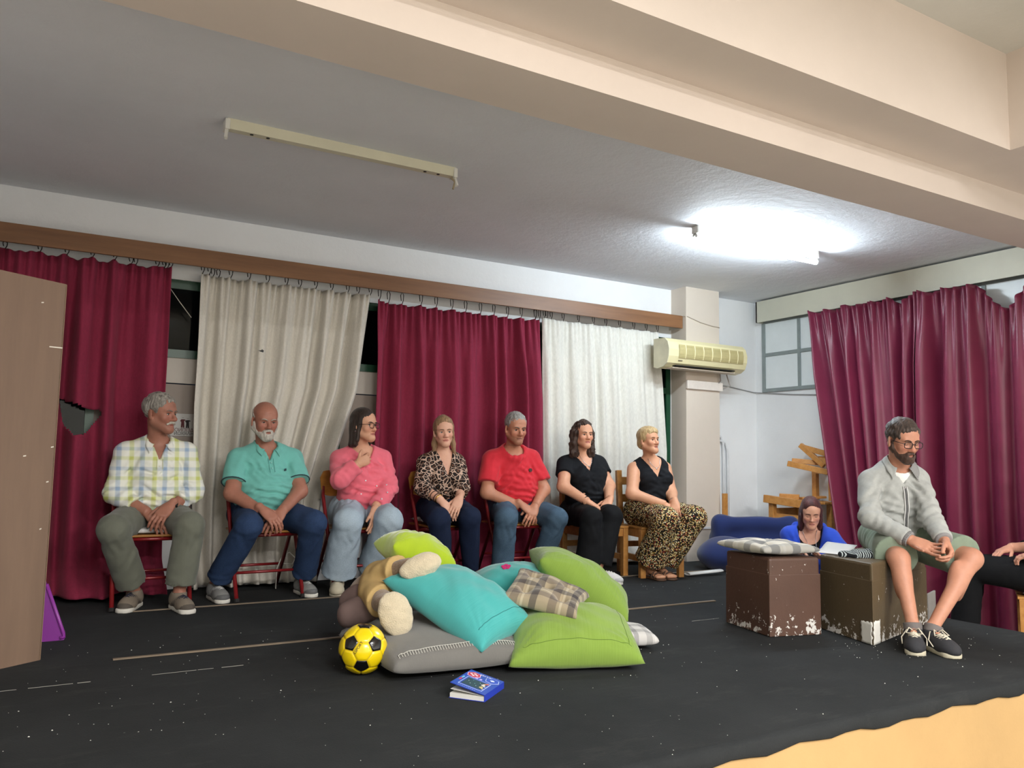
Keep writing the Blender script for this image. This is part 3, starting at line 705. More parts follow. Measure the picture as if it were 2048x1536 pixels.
# ---------------------------------------------------------------- cushions
def fabric(name, c, rough=.85, var=.08, stripe=None, fine=140, sheen=.3, axis_=0):
    t = NT(name); lin = s2l(c); co = t.coord('UV')
    col = t.ramp(t.noise(co, 4, 4), [(.3, tuple(v*(1-var) for v in lin)), (.7, tuple(min(1, v*(1+var)) for v in lin))])
    if stripe:
        n = t.noise(t.coord('UV', (1, fine, 1) if axis_ == 0 else (fine, 1, 1)), 2.0, 2)
        col = t.mix(t.math('MULTIPLY', n, .55), col, s2l(stripe)); t.bump(n, .35, .003)
    else: t.bump(t.noise(co, fine, 2), .2, .003)
    t.col(col); t.set(Roughness=rough, Sheen_Weight=sheen, Specular_IOR_Level=.3); return t.m
def plaid_mat(name, base, a, b, n=4, dark=(70, 62, 64), line=None):
    """woven check: bands in both directions laid over each other"""
    t = NT(name); tc = t.n('ShaderNodeTexCoord'); sp = t.n('ShaderNodeSeparateXYZ'); t.l(tc.outputs['UV'], sp.inputs[0])
    def band(ax, stops):
        f = t.math('FRACT', t.math('MULTIPLY', sp.outputs[ax], n/3.0)); return t.ramp(f, stops, 'CONSTANT')
    st = [(0, s2l(base)), (.2, s2l(a)), (.42, s2l(base)), (.5, s2l(b)), (.56, s2l(base)), (.72, s2l(dark)), (.9, s2l(base))]
    c = t.mix(.5, band(0, st), band(1, st))
    t.col(t.mix(.5, c, t.mix(1, band(0, st), band(1, st), 'MULTIPLY')))
    t.bump(t.noise(tc.outputs['UV'], 200, 2), .2, .003); t.set(Roughness=.9, Sheen_Weight=.2); return t.m
def pillow(name, label, cs, top, bot, m, cat='cushion', pinch=.08, wr=.006, seed=0, N=56, ex=.42, sag=(0, 0, 0), tuft=None, piping=None, group=None, edge=0.0):
    """stuffed cushion over the four corner points cs (A B C D); top/bot: loft to either side of the corner plane"""
    A, B, C_, D = [np.array(p, float) for p in cs]
    n = np.cross(B-A, D-A)+np.cross(C_-B, A-B); n /= np.linalg.norm(n)
    if n[2] < 0: n = -n
    g = np.linspace(-1, 1, N); U, V = np.meshgrid(g, g, indexing='ij')
    u = U*(1-pinch*(1-V**2)*np.abs(U)**1.5); v = V*(1-pinch*(1-U**2)*np.abs(V)**1.5)
    a, b = (u+1)/2, (v+1)/2
    P = ((1-a)*(1-b))[..., None]*A+(a*(1-b))[..., None]*B+(a*b)[..., None]*C_+((1-a)*b)[..., None]*D
    prof = np.clip((1-U**2)*(1-V**2), 0, 1)**ex
    if edge: prof = np.clip(prof+edge*((1-np.maximum(np.abs(U), np.abs(V))) > 1e-6), 0, 1.2)
    rw = np.random.RandomState(seed); ph = rw.rand(6)*6.28
    W = np.sin(5*U+3*V+ph[0]+1.5*np.sin(3*V+ph[1]))*.5+np.sin(9*V-4*U+ph[2]+1.2*np.sin(4*U+ph[3]))*.35+np.sin(15*U+9*V+ph[4]+2*np.sin(5*V))*.22
    cr = np.sin(22*(np.arctan2(V-np.sign(V), U-np.sign(U)+1e-6))+ph[5])*np.exp(-((np.abs(U)-1)**2+(np.abs(V)-1)**2)/.18)
    S = (1-U**2)[..., None]*(1-V**2)[..., None]*np.array(sag)
    tf = np.zeros_like(U)
    if tuft:
        for (tu, tv) in tuft: tf += np.exp(-((U-tu)**2+(V-tv)**2)/.018)+.35*np.exp(-((U-tu)**2+(V-tv)**2)/.12)
    k = (top*prof*(1-.72*np.clip(tf, 0, 1))+wr*W*prof+wr*1.4*cr*prof)
    kb = (bot*prof*(1-.5*np.clip(tf, 0, 1))+wr*.5*W*prof)
    T = P+S+n*k[..., None]; Bm = P+S-n*kb[..., None]
    T[..., 2] = np.maximum(T[..., 2], .004); Bm[..., 2] = np.maximum(Bm[..., 2], .004)
    V1 = T.reshape(-1, 3); idx = np.arange(N*N).reshape(N, N); idb = idx.copy()
    inner = np.zeros((N, N), bool); inner[1:-1, 1:-1] = True; idb[inner] = N*N+np.arange(inner.sum())
    allv = np.vstack([V1, Bm[inner]])
    f1 = np.stack([idx[:-1, :-1], idx[1:, :-1], idx[1:, 1:], idx[:-1, 1:]], -1).reshape(-1, 4)
    f2 = np.stack([idb[:-1, :-1], idb[:-1, 1:], idb[1:, 1:], idb[1:, :-1]], -1).reshape(-1, 4)
    F = np.vstack([f1, f2])
    ctr = allv.mean(0); fc = allv[f1].mean(1); e1 = allv[f1[:, 1]]-allv[f1[:, 0]]; e2 = allv[f1[:, 3]]-allv[f1[:, 0]]
    if (np.cross(e1, e2) @ n).mean() < 0: F = F[:, ::-1]
    o = link_mesh(name, allv, F, m, None, True)
    uvs = np.concatenate([np.stack([(U+1)/2, (V+1)/2], -1).reshape(-1, 2), np.stack([(U+1)/2, (V+1)/2], -1)[inner]])
    uvl = o.data.uv_layers.new(name='UVMap'); li = np.zeros(len(o.data.loops), dtype=np.int32); o.data.loops.foreach_get('vertex_index', li)
    uvl.data.foreach_set('uv', uvs[li].astype(np.float32).ravel())
    tag(o, label, cat, group)
    o['_n'] = 0; del o['_n']
    return o, T, n
M_grey = fabric('grey_canvas', (112, 110, 106), .9, .06); M_teal = fabric('turquoise_rib', (58, 156, 154), .85, .06, (94, 186, 182), 110)
M_teal2 = fabric('turquoise_plain', (62, 160, 156), .85, .06); M_grn = fabric('green_rib', (112, 142, 46), .85, .08, (152, 178, 90), 90)
M_lime = fabric('lime_velvet', (160, 184, 18), .75, .08, None, 60, .8)
M_plaid1 = plaid_mat('beige_plaid', (182, 170, 146), (122, 108, 96), (222, 214, 194), 6, (58, 48, 52))
M_plaid2 = plaid_mat('grey_plaid', (226, 222, 212), (150, 150, 148), (236, 234, 228), 4, (140, 141, 142))
M_plaid3 = plaid_mat('pale_plaid', (216, 214, 212), (170, 168, 168), (232, 230, 228), 5, (150, 148, 150))
g_, T_, n_ = pillow('floor_cushion', 'large grey floor cushion with white blanket stitching beside the ball', [(1.22, 3.66, .07), (1.95, 3.80, .08), (1.87, 2.95, .055), (1.232, 3.005, .055)], .10, .055, M_grey, pinch=.02, wr=.004, seed=1, ex=.30)
m = MB(); ed = T_[3:-3, -5]; ed2 = T_[3:-3, -2]                                   # blanket stitch along the front edge
for i in range(0, len(ed)-1):
    a, b = Vector(ed[i]), Vector(ed[i+1]); c = Vector(ed2[i]); up = Vector((0, 0, .004))
    m.bar(a+up, b+up, .003, .002); m.bar(a+up, a*.45+c*.55+up, .0025, .002)
m.build('stitching', mat('white_thread', (196, 194, 186), .8), g_)
t_o, t_T, _ = pillow('cushion', 'long turquoise ribbed cushion leaning across the middle of the pile', [(1.335, 3.43, .34), (1.77, 3.58, .33), (1.93, 3.10, .155), (1.605, 2.975, .095)], .135, .08, M_teal, seed=2, wr=.008, pinch=.05)
z1, T1, n1 = pillow('cushion', 'turquoise cushion with small pink flower behind the plaid seat pad', [(1.82, 3.52, .20), (2.0, 3.90, .24), (2.42, 3.72, .28), (2.18, 3.38, .26)], .11, .07, M_teal2, seed=3)
m = MB(); p0 = Vector(T1[19, 27])
nv = Vector(n1); nv = Vector(np.cross(T1[22, 27]-T1[16, 27], T1[19, 30]-T1[19, 24])).normalized(); nv = nv if nv.z > 0 else -nv; e1_ = Vector(T1[22, 27]-T1[16, 27]).normalized(); e2_ = nv.cross(e1_)
for i in range(5):
    a = i*2*math.pi/5; q = p0+e1_*.015*math.cos(a)+e2_*.015*math.sin(a); m.tube([q-nv*.004, q+nv*.0035], .011, 8)
m.build('flower_patch', mat('pink_patch', (200, 40, 110), .7), z1)
pillow('cushion', 'lime green cushion leaning at the back right of the pile', [(2.19, 3.47, .385), (2.30, 3.76, .40), (2.74, 3.46, .13), (2.54, 3.20, .10)], .12, .11, M_grn, seed=5, wr=.010, pinch=.05, group=None)
g_o, g_T, _ = pillow('cushion', 'lime green cushion lying flat at the front right of the pile', [(1.705, 2.93, .035), (1.93, 3.34, .15), (2.46, 3.13, .13), (2.255, 2.725, .035)], .15, .06, M_grn, seed=6, wr=.010, pinch=.05)
pillow('cushion', 'bright yellow-green velvet cushion on top left of the pile', [(1.405, 3.74, .47), (1.43, 3.54, .475), (1.735, 3.49, .375), (1.76, 3.76, .40)], .10, .09, M_lime, seed=7, wr=.010, pinch=.06)
for o_, T_, path, mm in ((t_o, t_T, [t_T[i, 49] for i in range(4, 52)], mat('dark_teal_thread', (34, 112, 112), .8, 0)), (t_o, t_T, [t_T[49, i] for i in range(6, 50)], mat('dark_teal_thread', (34, 112, 112), .8, 0)), (g_o, g_T, [g_T[5, i] for i in range(5, 51)], mat('dark_green_thread', (84, 112, 34), .8, 0)), (g_o, g_T, [g_T[i, 49] for i in range(5, 51)], mat('dark_green_thread', (84, 112, 34), .8, 0))):
    MB().tube([tuple(q) for q in path], .0014, 5).build('seam', mm, o_, True)
tuft5 = [(0, 0), (-.5, -.5), (.5, .5), (-.5, .5), (.5, -.5)]
pillow('seat_pad', 'beige and brown plaid tufted seat pad resting on the green cushions', [(1.785, 3.155, .262), (2.05, 3.44, .345), (2.285, 3.17, .243), (2.035, 2.92, .205)], .068, .03, M_plaid1, 'cushion', seed=8, ex=.3, tuft=tuft5, wr=.003)
pillow('seat_pad', 'pale plaid seat pad sticking out right of the green cushions', [(2.36, 3.06, .05), (2.44, 3.36, .055), (2.66, 3.24, .055), (2.56, 2.99, .045)], .045, .04, M_plaid3, 'cushion', seed=9, ex=.3, wr=.003)
pillow('seat_pad', 'grey and white plaid tufted seat pad lying on the brown box', [(3.31, 3.385, .437), (3.66, 3.30, .437), (3.585, 2.895, .437), (3.245, 2.975, .437)], .045, .035, M_plaid2, 'cushion', seed=10, ex=.3, tuft=tuft5, wr=.003)
pillow('seat_pad', 'patterned pale seat pad under the man in the plaid shirt', [(.41, 5.12, .434), (.41, 5.46, .434), (.77, 5.46, .434), (.77, 5.12, .434)], .02, .017, M_plaid3, 'cushion', seed=12, ex=.3, N=24, wr=.002)
pillow('seat_pad', 'grey striped seat pad under the woman in leopard print', [(2.345, 5.16, .444), (2.345, 5.50, .444), (2.715, 5.50, .444), (2.715, 5.16, .444)], .028, .02, M_plaid2, 'cushion', seed=13, ex=.3, N=24, wr=.002)
pillow('seat_pad', 'white seat pad on the pine chair beside the stage', [(5.17, 2.72, .134), (5.46, 2.88, .134), (5.62, 2.58, .134), (5.33, 2.42, .134)], .022, .018, M_plaid3, 'cushion', seed=14, ex=.3, N=24, wr=.002)
# ---------------------------------------------------------------- navy bean bag (two puffed sections)
M_navy = fabric('navy_canvas', (26, 42, 92), .85, .12)
bb = thing('bean_bag', 'navy blue bean bag seat against the back right corner', 'bean bag', (5.2, 5.0, 0))
def blob(name, prims, kk, m, parent, h=.012, wr=.0, seed=0, pad=.05, col=None, freq=4, post=None, **kw):
    lo = np.min([p[1] for p in prims], 0)-pad; hi = np.max([p[2] for p in prims], 0)+pad
    g = Grid(axis(lo[0], hi[0], h), axis(lo[1], hi[1], h), axis(lo[2], hi[2], h)); union(g, prims, kk)
    if wr:
        r = (slice(None),)*3; x, y, z = g.xyz(r); g.F += wr*nz(x, y, z, freq, seed)
    if post: post(g)
    return mesh_grid(g, name, m, parent, col, **kw)
floorcut = [((0, 0, .004), (0, 0, -1))]
def rot_x(a): c, s = math.cos(a), math.sin(a); return np.array([[1, 0, 0], [0, c, -s], [0, s, c]])
_u = np.array((.70, -.714, 0)); _n = np.array((-.714, -.70, 0)); Mb_ = np.stack([_u, -_n, (0, 0, 1)], 1)
blob('seat_section', [ell((5.10, 4.92, .12), (.36, .22, .135), Mb_, cut=floorcut), ell((5.02, 5.06, .12), (.15, .15, .125), cut=floorcut)], .12, M_navy, bb, .016, .006, 3)
blob('back_section', [ell((5.35, 5.04, .22), (.36, .085, .19), Mb_ @ rot_x(-.2), cut=floorcut), cap((5.13, 5.20, .375), (5.55, 4.79, .385), .042, .046), cap((5.13, 5.19, .2), (5.13, 5.20, .37), .05, .05), cap((5.53, 4.80, .2), (5.55, 4.79, .38), .05, .05)], .09, M_navy, bb, .014, .005, 5)

# ---------------------------------------------------------------- boxes
def box_mat(name, c):
    t = NT(name); co = t.coord(); lin = s2l(c)
    base = t.ramp(t.noise(co, 3, 5), [(.3, tuple(v*.85 for v in lin)), (.7, tuple(v*1.12 for v in lin))])
    sp = t.n('ShaderNodeSeparateXYZ'); t.l(co, sp.inputs[0])
    low = t.math('SUBTRACT', .34, t.math('MULTIPLY', sp.outputs[2], 2.6)); low = t.math('MAXIMUM', low, 0)
    n = t.noise(co, 26, 4, .7); big = t.noise(co, 7, 3, .6)
    f = t.math('ADD', n, t.math('MULTIPLY', low, t.math('MULTIPLY', big, 1.05)))
    chip = t.ramp(f, [(.675, (0, 0, 0)), (.69, (1, 1, 1))])
    t.col(t.mix(chip, base, s2l((222, 218, 212)))); t.bump(t.mix(.5, chip, t.noise(co, 60, 3)), .4, .006)
    t.set(Roughness=.55); return t.m
def foam_box(label, o, ea, eb, H, m, lid):
    """painted foam block: o = front bottom corner, ea / eb = the two base edges"""
    o, ea, eb = Vector(o), Vector(ea), Vector(eb)
    r = thing('stage_box', label, 'box', tuple(o+ea/2+eb/2))
    M = Matrix((ea.normalized(), eb.normalized(), Vector((0, 0, 1)))).transposed().to_4x4(); M.translation = o
    la, lb = ea.length, eb.length
    if M.to_3x3().determinant() < 0: M = Matrix((eb.normalized(), ea.normalized(), Vector((0, 0, 1)))).transposed().to_4x4(); M.translation = o; la, lb = lb, la
    MB().box((0, 0, .002), (la, lb, lid), .004, M).build('body', m, r)
    MB().box((.0022, .0022, lid-.016), (la-.0022, lb-.0022, H), .014, M).build('lid', m, r)
    return r, M
M_boxA = box_mat('brown_painted_foam', (88, 62, 50)); M_boxB = box_mat('olive_painted_foam', (90, 76, 54))
foam_box('brown painted foam box with chipped white corners under the plaid pad', (3.277, 2.972, 0), (.077, .385, 0), (.30, -.076, 0), .40, M_boxA, .315)
b2, Mb2 = foam_box('olive brown painted foam box on which the man in grey sits', (3.598, 2.605, 0), (.109, .403, 0), (.80, .228, 0), .40, M_boxB, .315)
Mi = Mb2
# torn white patch at the front lower corner
v = []; f = []; rr2 = random.Random(5)
o_ = Vector((3.598, 2.605, 0)); ea = Vector((.109, .403, 0)).normalized(); eb = Vector((.80, .228, 0)).normalized()
def patch(org, e, nrm_, w_, h_, nm):
    m = MB(); N = 9; v = []; f = []
    for i in range(N+1):
        for j in range(N+1):
            ew = .006*rr2.uniform(-1, 1) if i in (0, N) else 0; eh = .006*rr2.uniform(-1, 1) if j == N else 0
            p = org+e*(w_*i/N+ew)+Vector((0, 0, .004+h_*j/N+eh))+nrm_*(.0015+.0025*rr2.random()); v.append(tuple(p))
    for i in range(N):
        for j in range(N): f.append((i*(N+1)+j, (i+1)*(N+1)+j, (i+1)*(N+1)+j+1, i*(N+1)+j+1))
    m.add(v, f); o = m.build(nm, M_crumb, b2, True); s_ = o.modifiers.new('t', 'SOLIDIFY'); s_.thickness = .003; s_.offset = -1
patch(o_+ea*.008, ea, -eb, .075, .105, 'bare_patch'); patch(o_+eb*.004, eb, -ea, .085, .11, 'bare_patch')
# papers and gloves on the olive box, roll of paper on the floor
def sheet(name, label, pts, m, cat='paper', thick=.0012):
    P = np.array(pts, float); a, b = P.shape[:2]; idx = np.arange(a*b).reshape(a, b)
    F = np.stack([idx[:-1, :-1], idx[1:, :-1], idx[1:, 1:], idx[:-1, 1:]], -1).reshape(-1, 4)
    o = link_mesh(name, P.reshape(-1, 3), F, m, None, True); s_ = o.modifiers.new('t', 'SOLIDIFY'); s_.thickness = thick; s_.offset = 1
    return tag(o, label, cat)
M_paper = mat('white_paper', (220, 220, 218), .7, .02)
pts = []
for i in range(13):
    u = i/12; row = []
    for j in range(7):
        w_ = j/6; p = Vector((3.735, 2.985, .404))+Vector((.62, .16, 0)).normalized()*(.23*u)+Vector((-.10, .40, 0)).normalized()*(.17*(w_-.45))
        z = .404+.012*math.sin(u*2.6)*w_+.055*max(0, u-.6)**1.3*2+.006*math.sin(u*9); row.append((p.x, p.y, max(.4035, z)))
    pts.append(row)
sheet('script_paper', 'curled white script pages lying on the olive box', pts, M_paper)
t = NT('striped_knit'); co = t.coord(); wv = t.n('ShaderNodeTexWave', i_Scale=26.0, i_Distortion=3.0); t.l(co, wv.inputs[0])
t.col(t.ramp(wv.outputs['Fac'], [(.66, s2l((24, 28, 34))), (.74, s2l((180, 190, 190)))])); t.set(Roughness=.95); M_knit = t.m
tag(blob('gloves', [cap((3.70, 2.86, .415), (3.80, 2.82, .415), .018), cap((3.75, 2.80, .415), (3.84, 2.76, .415), .022), cap((3.78, 2.84, .42), (3.86, 2.80, .425), .02), cap((3.72, 2.84, .412), (3.72, 2.78, .412), .013)], .02, M_knit, None, .006), 'dark and white striped knit gloves beside the seated man on the olive box', 'gloves')
pts = []
for i in range(16):
    a = i/15*2.2*math.pi; rad = .018+.03*(i/15); row = []
    for j in range(6): row.append((4.42+.34*j/5-.02*(i/15), 4.82-.02*j/5-rad*math.sin(a)*.9, .006+.018+rad*.5*(1-math.cos(a))*.6-.012*(1-j/5)))
    pts.append(row)
sheet('paper_roll', 'rolled white script paper on the floor by the blonde woman\'s chair', pts, M_paper)
tag(MB().bar((4.44, 2.86, .08), (4.62, 2.93, .08), .012, .155, .002).build('card_folder', mat('grey_card', (150, 146, 142), .7), None), 'grey card standing behind the olive box by the man\'s legs', 'folder')

# ---------------------------------------------------------------- football
def football(c, rad, label):
    r = thing('football', label, 'ball', (c[0], c[1], 0))
    ph = (1+5**.5)/2
    ico = [Vector(p) for p in [(0, 1, ph), (0, -1, ph), (0, 1, -ph), (0, -1, -ph), (1, ph, 0), (-1, ph, 0), (1, -ph, 0), (-1, -ph, 0), (ph, 0, 1), (-ph, 0, 1), (ph, 0, -1), (-ph, 0, -1)]]
    adj = {i: [j for j in range(12) if j != i and (ico[i]-ico[j]).length < 2.1] for i in range(12)}
    to = (Vector((0, 0, .88))-Vector(c)).normalized(); rt = Vector((0, 0, 1)).cross(to).normalized(); up = to.cross(rt)
    tl = R(14); zz_ = to*math.cos(tl)+up*math.sin(tl); uu = rt.cross(zz_)*-1; uu = zz_.cross(rt)
    rl_ = R(-3); rt2 = rt*math.cos(rl_)+uu*math.sin(rl_); uu2 = zz_.cross(rt2)
    M = Matrix((uu2, rt2, zz_)).transposed()          # ico x -> up, y -> right, z -> viewer
    def tv(i, j): return (ico[i]*2+ico[j])/3
    faces = []
    for i in range(12): faces.append(('black', [tv(i, j) for j in adj[i]]))
    done = set()
    for i in range(12):
        for j in adj[i]:
            for k in adj[i]:
                if k in adj[j] and tuple(sorted((i, j, k))) not in done:
                    done.add(tuple(sorted((i, j, k)))); faces.append(('yellow', [tv(i, j), tv(j, i), tv(j, k), tv(k, j), tv(k, i), tv(i, k)]))
    M_by = mat('yellow_ball_leather', (236, 206, 12), .25, .02, coat=.5); M_bk = mat('black_ball_leather', (10, 10, 12), .18, 0, coat=.6)
    for colr, poly in faces:
        cen = sum(poly, Vector())/len(poly); ax = cen.normalized(); a0 = (poly[0]-cen).normalized(); b0 = ax.cross(a0)
        poly.sort(key=lambda p: math.atan2((p-cen).dot(b0), (p-cen).dot(a0)))
        V = [cen]; n = len(poly); rings = 6; F = []; K = n*rings
        for q in range(1, rings+1):
            for e in range(n):
                for s in range(rings): V.append(cen+((poly[e]*(1-s/rings)+poly[(e+1) % n]*(s/rings))-cen)*(q/rings if q < rings else .985))
        for e in range(K): F.append((0, 1+e, 1+(e+1) % K))
        for q in range(rings-1):
            for e in range(K): F.append((1+q*K+e, 1+(q+1)*K+e, 1+(q+1)*K+(e+1) % K, 1+q*K+(e+1) % K))
        W = []
        for t_, p in enumerate(V):
            ring = 0 if t_ == 0 else (t_-1)//K+1
            rr_ = rad*(1 if ring < rings else .968); W.append(tuple(Vector(c)+(M @ p.normalized())*rr_))
        link_mesh('panel', W, F, M_by if colr == 'yellow' else M_bk, r, True)
    core = bmesh.new(); bmesh.ops.create_icosphere(core, subdivisions=4, radius=rad*.976)
    link_mesh('bladder', [tuple(v.co+Vector(c)) for v in core.verts], [tuple(v.index for v in f.verts) for f in core.faces], mat('ball_seam', (190, 160, 20), .6), r, True); core.free()
    d_ = (zz_*.93-uu2*.20-rt2*.17).normalized(); p = Vector(c)+d_*(rad+.0012)
    e1 = (rt2*.55+uu2*.83); e1 = (e1-d_*e1.dot(d_)).normalized(); text('lettering', 'LSPORT', .0155, M_black, r, frame(p, e1, d_.cross(e1)), .0003)
football((1.184, 3.225, .1), .0995, 'yellow football with black pentagons at the left of the cushions')

# ---------------------------------------------------------------- game book with lifted cover
bk = thing('book', 'blue book with a game console cover lying open on the carpet', 'book', (1.47, 2.78, 0))
F_ = Vector((1.444, 2.655, 0)); eu = (Vector((1.597, 2.780, 0))-F_).normalized(); ev = Vector((-eu.y, eu.x, 0)); LU, LV = .197, .141
M_blue = mat('blue_card', (40, 62, 178), .35, .03, coat=.3); M_bwhite = mat('white_pages', (224, 222, 216), .7, .02)
Mk = Matrix((eu, ev, Vector((0, 0, 1)))).transposed().to_4x4(); Mk.translation = F_
MB().box((0, 0, .001), (LU, LV, .003), 0, Mk).box((0, -.002, .001), (LU, 0, .026), 0, Mk).build('back_cover', M_blue, bk)
MB().box((.002, .001, .003), (LU-.002, LV-.003, .019), 0, Mk).build('page_block', M_bwhite, bk)
def lift(ang, z0=.024):
    ca, sa = math.cos(ang), math.sin(ang); M = Matrix((eu, ev*ca+Vector((0, 0, sa)), Vector((0, 0, ca))-ev*sa)).transposed().to_4x4(); M.translation = F_+Vector((0, 0, z0)); return M
MB().box((.003, 0, 0), (LU-.003, LV-.004, .0008), 0, lift(R(5), .0205)).build('page', M_bwhite, bk)
Mc = lift(R(13)); cov = MB().box((0, -.001, 0), (LU, LV, .0022), 0, Mc).build('front_cover', M_blue, bk)
def plate(u0, u1, v0, v1, z, c, nm, rough=.4):
    MB().box((u0*LU, v0*LV, .0022), (u1*LU, v1*LV, .0022+z), 0, Mc).build(nm, mat('print_%d_%d_%d' % c, c, rough, .02), cov)
def ngon(u, v_, ru, rv, n, z, c, nm, rot=0):
    MB().prism([((u*LU+ru*math.cos(rot+2*math.pi*i/n)), (v_*LV+rv*math.sin(rot+2*math.pi*i/n)), 0) for i in range(n)], (0, 0, .0022), (0, 0, .0022+z)).build(nm, mat('print_%d_%d_%d' % c, c, .4, .02), cov)
def placeM(fn):
    global MB
    fn()
_old = MB.build
def ngon(u, v_, ru, rv, n, z, c, nm, rot=0):
    m = MB().prism([((u*LU+ru*math.cos(rot+2*math.pi*i/n)), (v_*LV+rv*math.sin(rot+2*math.pi*i/n)), 0) for i in range(n)], (0, 0, .0022), (0, 0, .0022+z))
    m.v = [tuple(Mc @ Vector(p)) for p in m.v]; m.build(nm, mat('print_%d_%d_%d' % c, c, .4, .02), cov)
plate(.115, .60, .15, .85, .0003, (190, 205, 240), 'screen_border'); plate(.13, .585, .17, .83, .0005, (40, 62, 178), 'screen_border'); plate(.16, .555, .21, .79, .0007, (44, 62, 74), 'screen')
for u_, v_, c in ((.3, .6, (230, 240, 240)), (.4, .7, (230, 240, 240)), (.28, .42, (230, 240, 240)), (.47, .4, (230, 240, 240)), (.36, .5, (120, 200, 200)), (.5, .62, (120, 200, 200))): ngon(u_, v_, .0018, .0018, 6, .0010, c, 'star')
for i in range(9): ngon(.24+.33*((i*37) % 10)/10, .215+.10*((i*53) % 7)/7, .005, .005, 7, .0009+.0001*i, [(226, 206, 140), (206, 120, 90), (240, 232, 220)][i % 3], 'printed_figure')
ngon(.775, .77, .030, .030, 6, .0004, (236, 190, 220), 'control_pad', .3); ngon(.775, .77, .0265, .0265, 6, .0007, (192, 30, 66), 'control_pad', .3)
for du, dv in ((.05, 0), (-.05, 0), (0, .08), (0, -.08)): ngon(.775+du, .77+dv, .0058, .0058, 10, .0010, (246, 226, 226), 'button')
ngon(.785, .225, .030, .030, 6, .0004, (214, 224, 246), 'control_pad', .3); ngon(.785, .225, .0275, .0275, 6, .0007, (48, 78, 190), 'control_pad', .3)
plate(.745, .825, .20, .25, .001, (230, 236, 246), 'arrow_key'); plate(.765, .805, .165, .285, .0011, (230, 236, 246), 'arrow_key')
for v_ in (.62, .50): ngon(.66, v_, .007, .006, 12, .0006, (200, 180, 236), 'button')
plate(.30, .42, .90, .95, .0004, (206, 60, 90), 'label_strip'); plate(.43, .55, .90, .95, .0004, (120, 190, 220), 'label_strip')
for i in range(9): plate(.04, .052, .30+i*.06, .33+i*.06, .0004, (170, 184, 230), 'small_print')
Mt = Mc @ frame((.905*LU, .48*LV, .0027), (0, 1, 0), (-1, 0, 0)); text('lettering', 'PLAYER', .0155, mat('print_white', (240, 240, 244), .4), cov, Mt, .0002)

# ---------------------------------------------------------------- teddy bear, feet towards the viewer
M_plush = mat('cream_fleece', (206, 192, 164), .95, .10, 40, .8, 170, sheen=.4, bdist=.006); M_fur = mat('brown_fur', (136, 108, 80), .95, .2, 60, .8, 160, sheen=.4, bdist=.006)
M_tan = mat('tan_cotton', (188, 158, 104), .85, .08, 10, .15, 60); M_mauve = mat('mauve_cotton', (112, 92, 88), .85, .1, 10, .15, 60)
tb = thing('teddy_bear', 'plush bear lying under the cushions with cream foot soles showing', 'soft toy', (1.38, 3.6, .1))
o = blob('body', [ell((1.41, 3.72, .24), (.11, .15, .09)), ell((1.56, 3.95, .20), (.10, .10, .10)), cap((1.40, 3.60, .33), (1.45, 3.40, .395), .05, .042), cap((1.34, 3.58, .26), (1.335, 3.34, .245), .052, .048), ell((1.50, 4.02, .27), (.035, .02, .035)), ell((1.63, 3.98, .27), (.035, .02, .035))], .03, M_fur, tb, .010, .003, 2, freq=14)
def rotm(a, b):
    """frame with local y pointing along a, local x close to b"""
    y = np.array(a, float); y /= np.linalg.norm(y); x = np.array(b, float); x -= y*(x@y); x /= np.linalg.norm(x); return np.stack([x, y, np.cross(x, y)], 1)
blob('foot_sole', [ell((1.478, 3.335, .405), (.098, .032, .050), rotm((-.3, -.9, .15), (1, 0, .28))), ell((1.50, 3.335, .415), (.06, .036, .046), rotm((-.3, -.9, .15), (1, 0, .28)))], .02, M_plush, tb, .007, .002, 4, freq=20)
blob('foot_sole', [ell((1.335, 3.255, .222), (.072, .034, .098), rotm((-.2, -.95, .1), (.92, 0, .32)))], .02, M_plush, tb, .007, .002, 5, freq=20)
blob('shorts', [ell((1.42, 3.64, .30), (.105, .10, .095)), cap((1.39, 3.60, .33), (1.428, 3.47, .375), .07, .068, [((1.428, 3.47, .375), (.25, -.95, .2))]), cap((1.35, 3.58, .27), (1.34, 3.44, .25), .07, .072, [((1.34, 3.43, .25), (0, -1, -.1))])], .03, M_tan, tb, .008, .004, 6, freq=10)
blob('jacket', [ell((1.36, 3.70, .20), (.12, .12, .09)), cap((1.255, 3.60, .17), (1.33, 3.54, .21), .062, .065)], .03, M_mauve, tb, .010, .004, 7, freq=8)

# ================================================================ people
def V3(*a): return np.array(a, float)
def unit(v): v = np.asarray(v, float); return v/np.linalg.norm(v)
def rotz(a): c, s = math.cos(a), math.sin(a); return np.array([[c, -s, 0], [s, c, 0], [0, 0, 1]])
def roty(a): c, s = math.cos(a), math.sin(a); return np.array([[c, 0, s], [0, 1, 0], [-s, 0, c]])
def skin_mat():
    t = NT('skin'); a = t.n('ShaderNodeAttribute'); a.attribute_name = 'Col'
    n = t.noise(t.coord(), 30, 4); c = t.mix(.16, a.outputs['Color'], t.ramp(n, [(.3, (.36, .17, .12)), (.7, (.80, .55, .44))]), 'OVERLAY')
    t.col(c); t.bump(t.noise(t.coord(), 220, 3), .12, .002); t.set(Roughness=.52, Specular_IOR_Level=.4, Subsurface_Weight=.0); return t.m
M_skin = skin_mat()
def hair_mat(name, c1, c2, sc=70):
    t = NT(name); n = t.noise(t.coord(scale=(1, 1, .22)), sc, 4, .7)
    t.col(t.ramp(n, [(.32, s2l(c1)), (.68, s2l(c2))])); t.bump(n, .6, .004); t.set(Roughness=.55, Specular_IOR_Level=.35, Sheen_Weight=.1); return t.m
def eye_mat():
    t = NT('eye_surface'); a = t.n('ShaderNodeAttribute'); a.attribute_name = 'Col'; t.col(a.outputs['Color']); t.set(Roughness=.15); return t.m
M_eye = eye_mat()
class P: pass
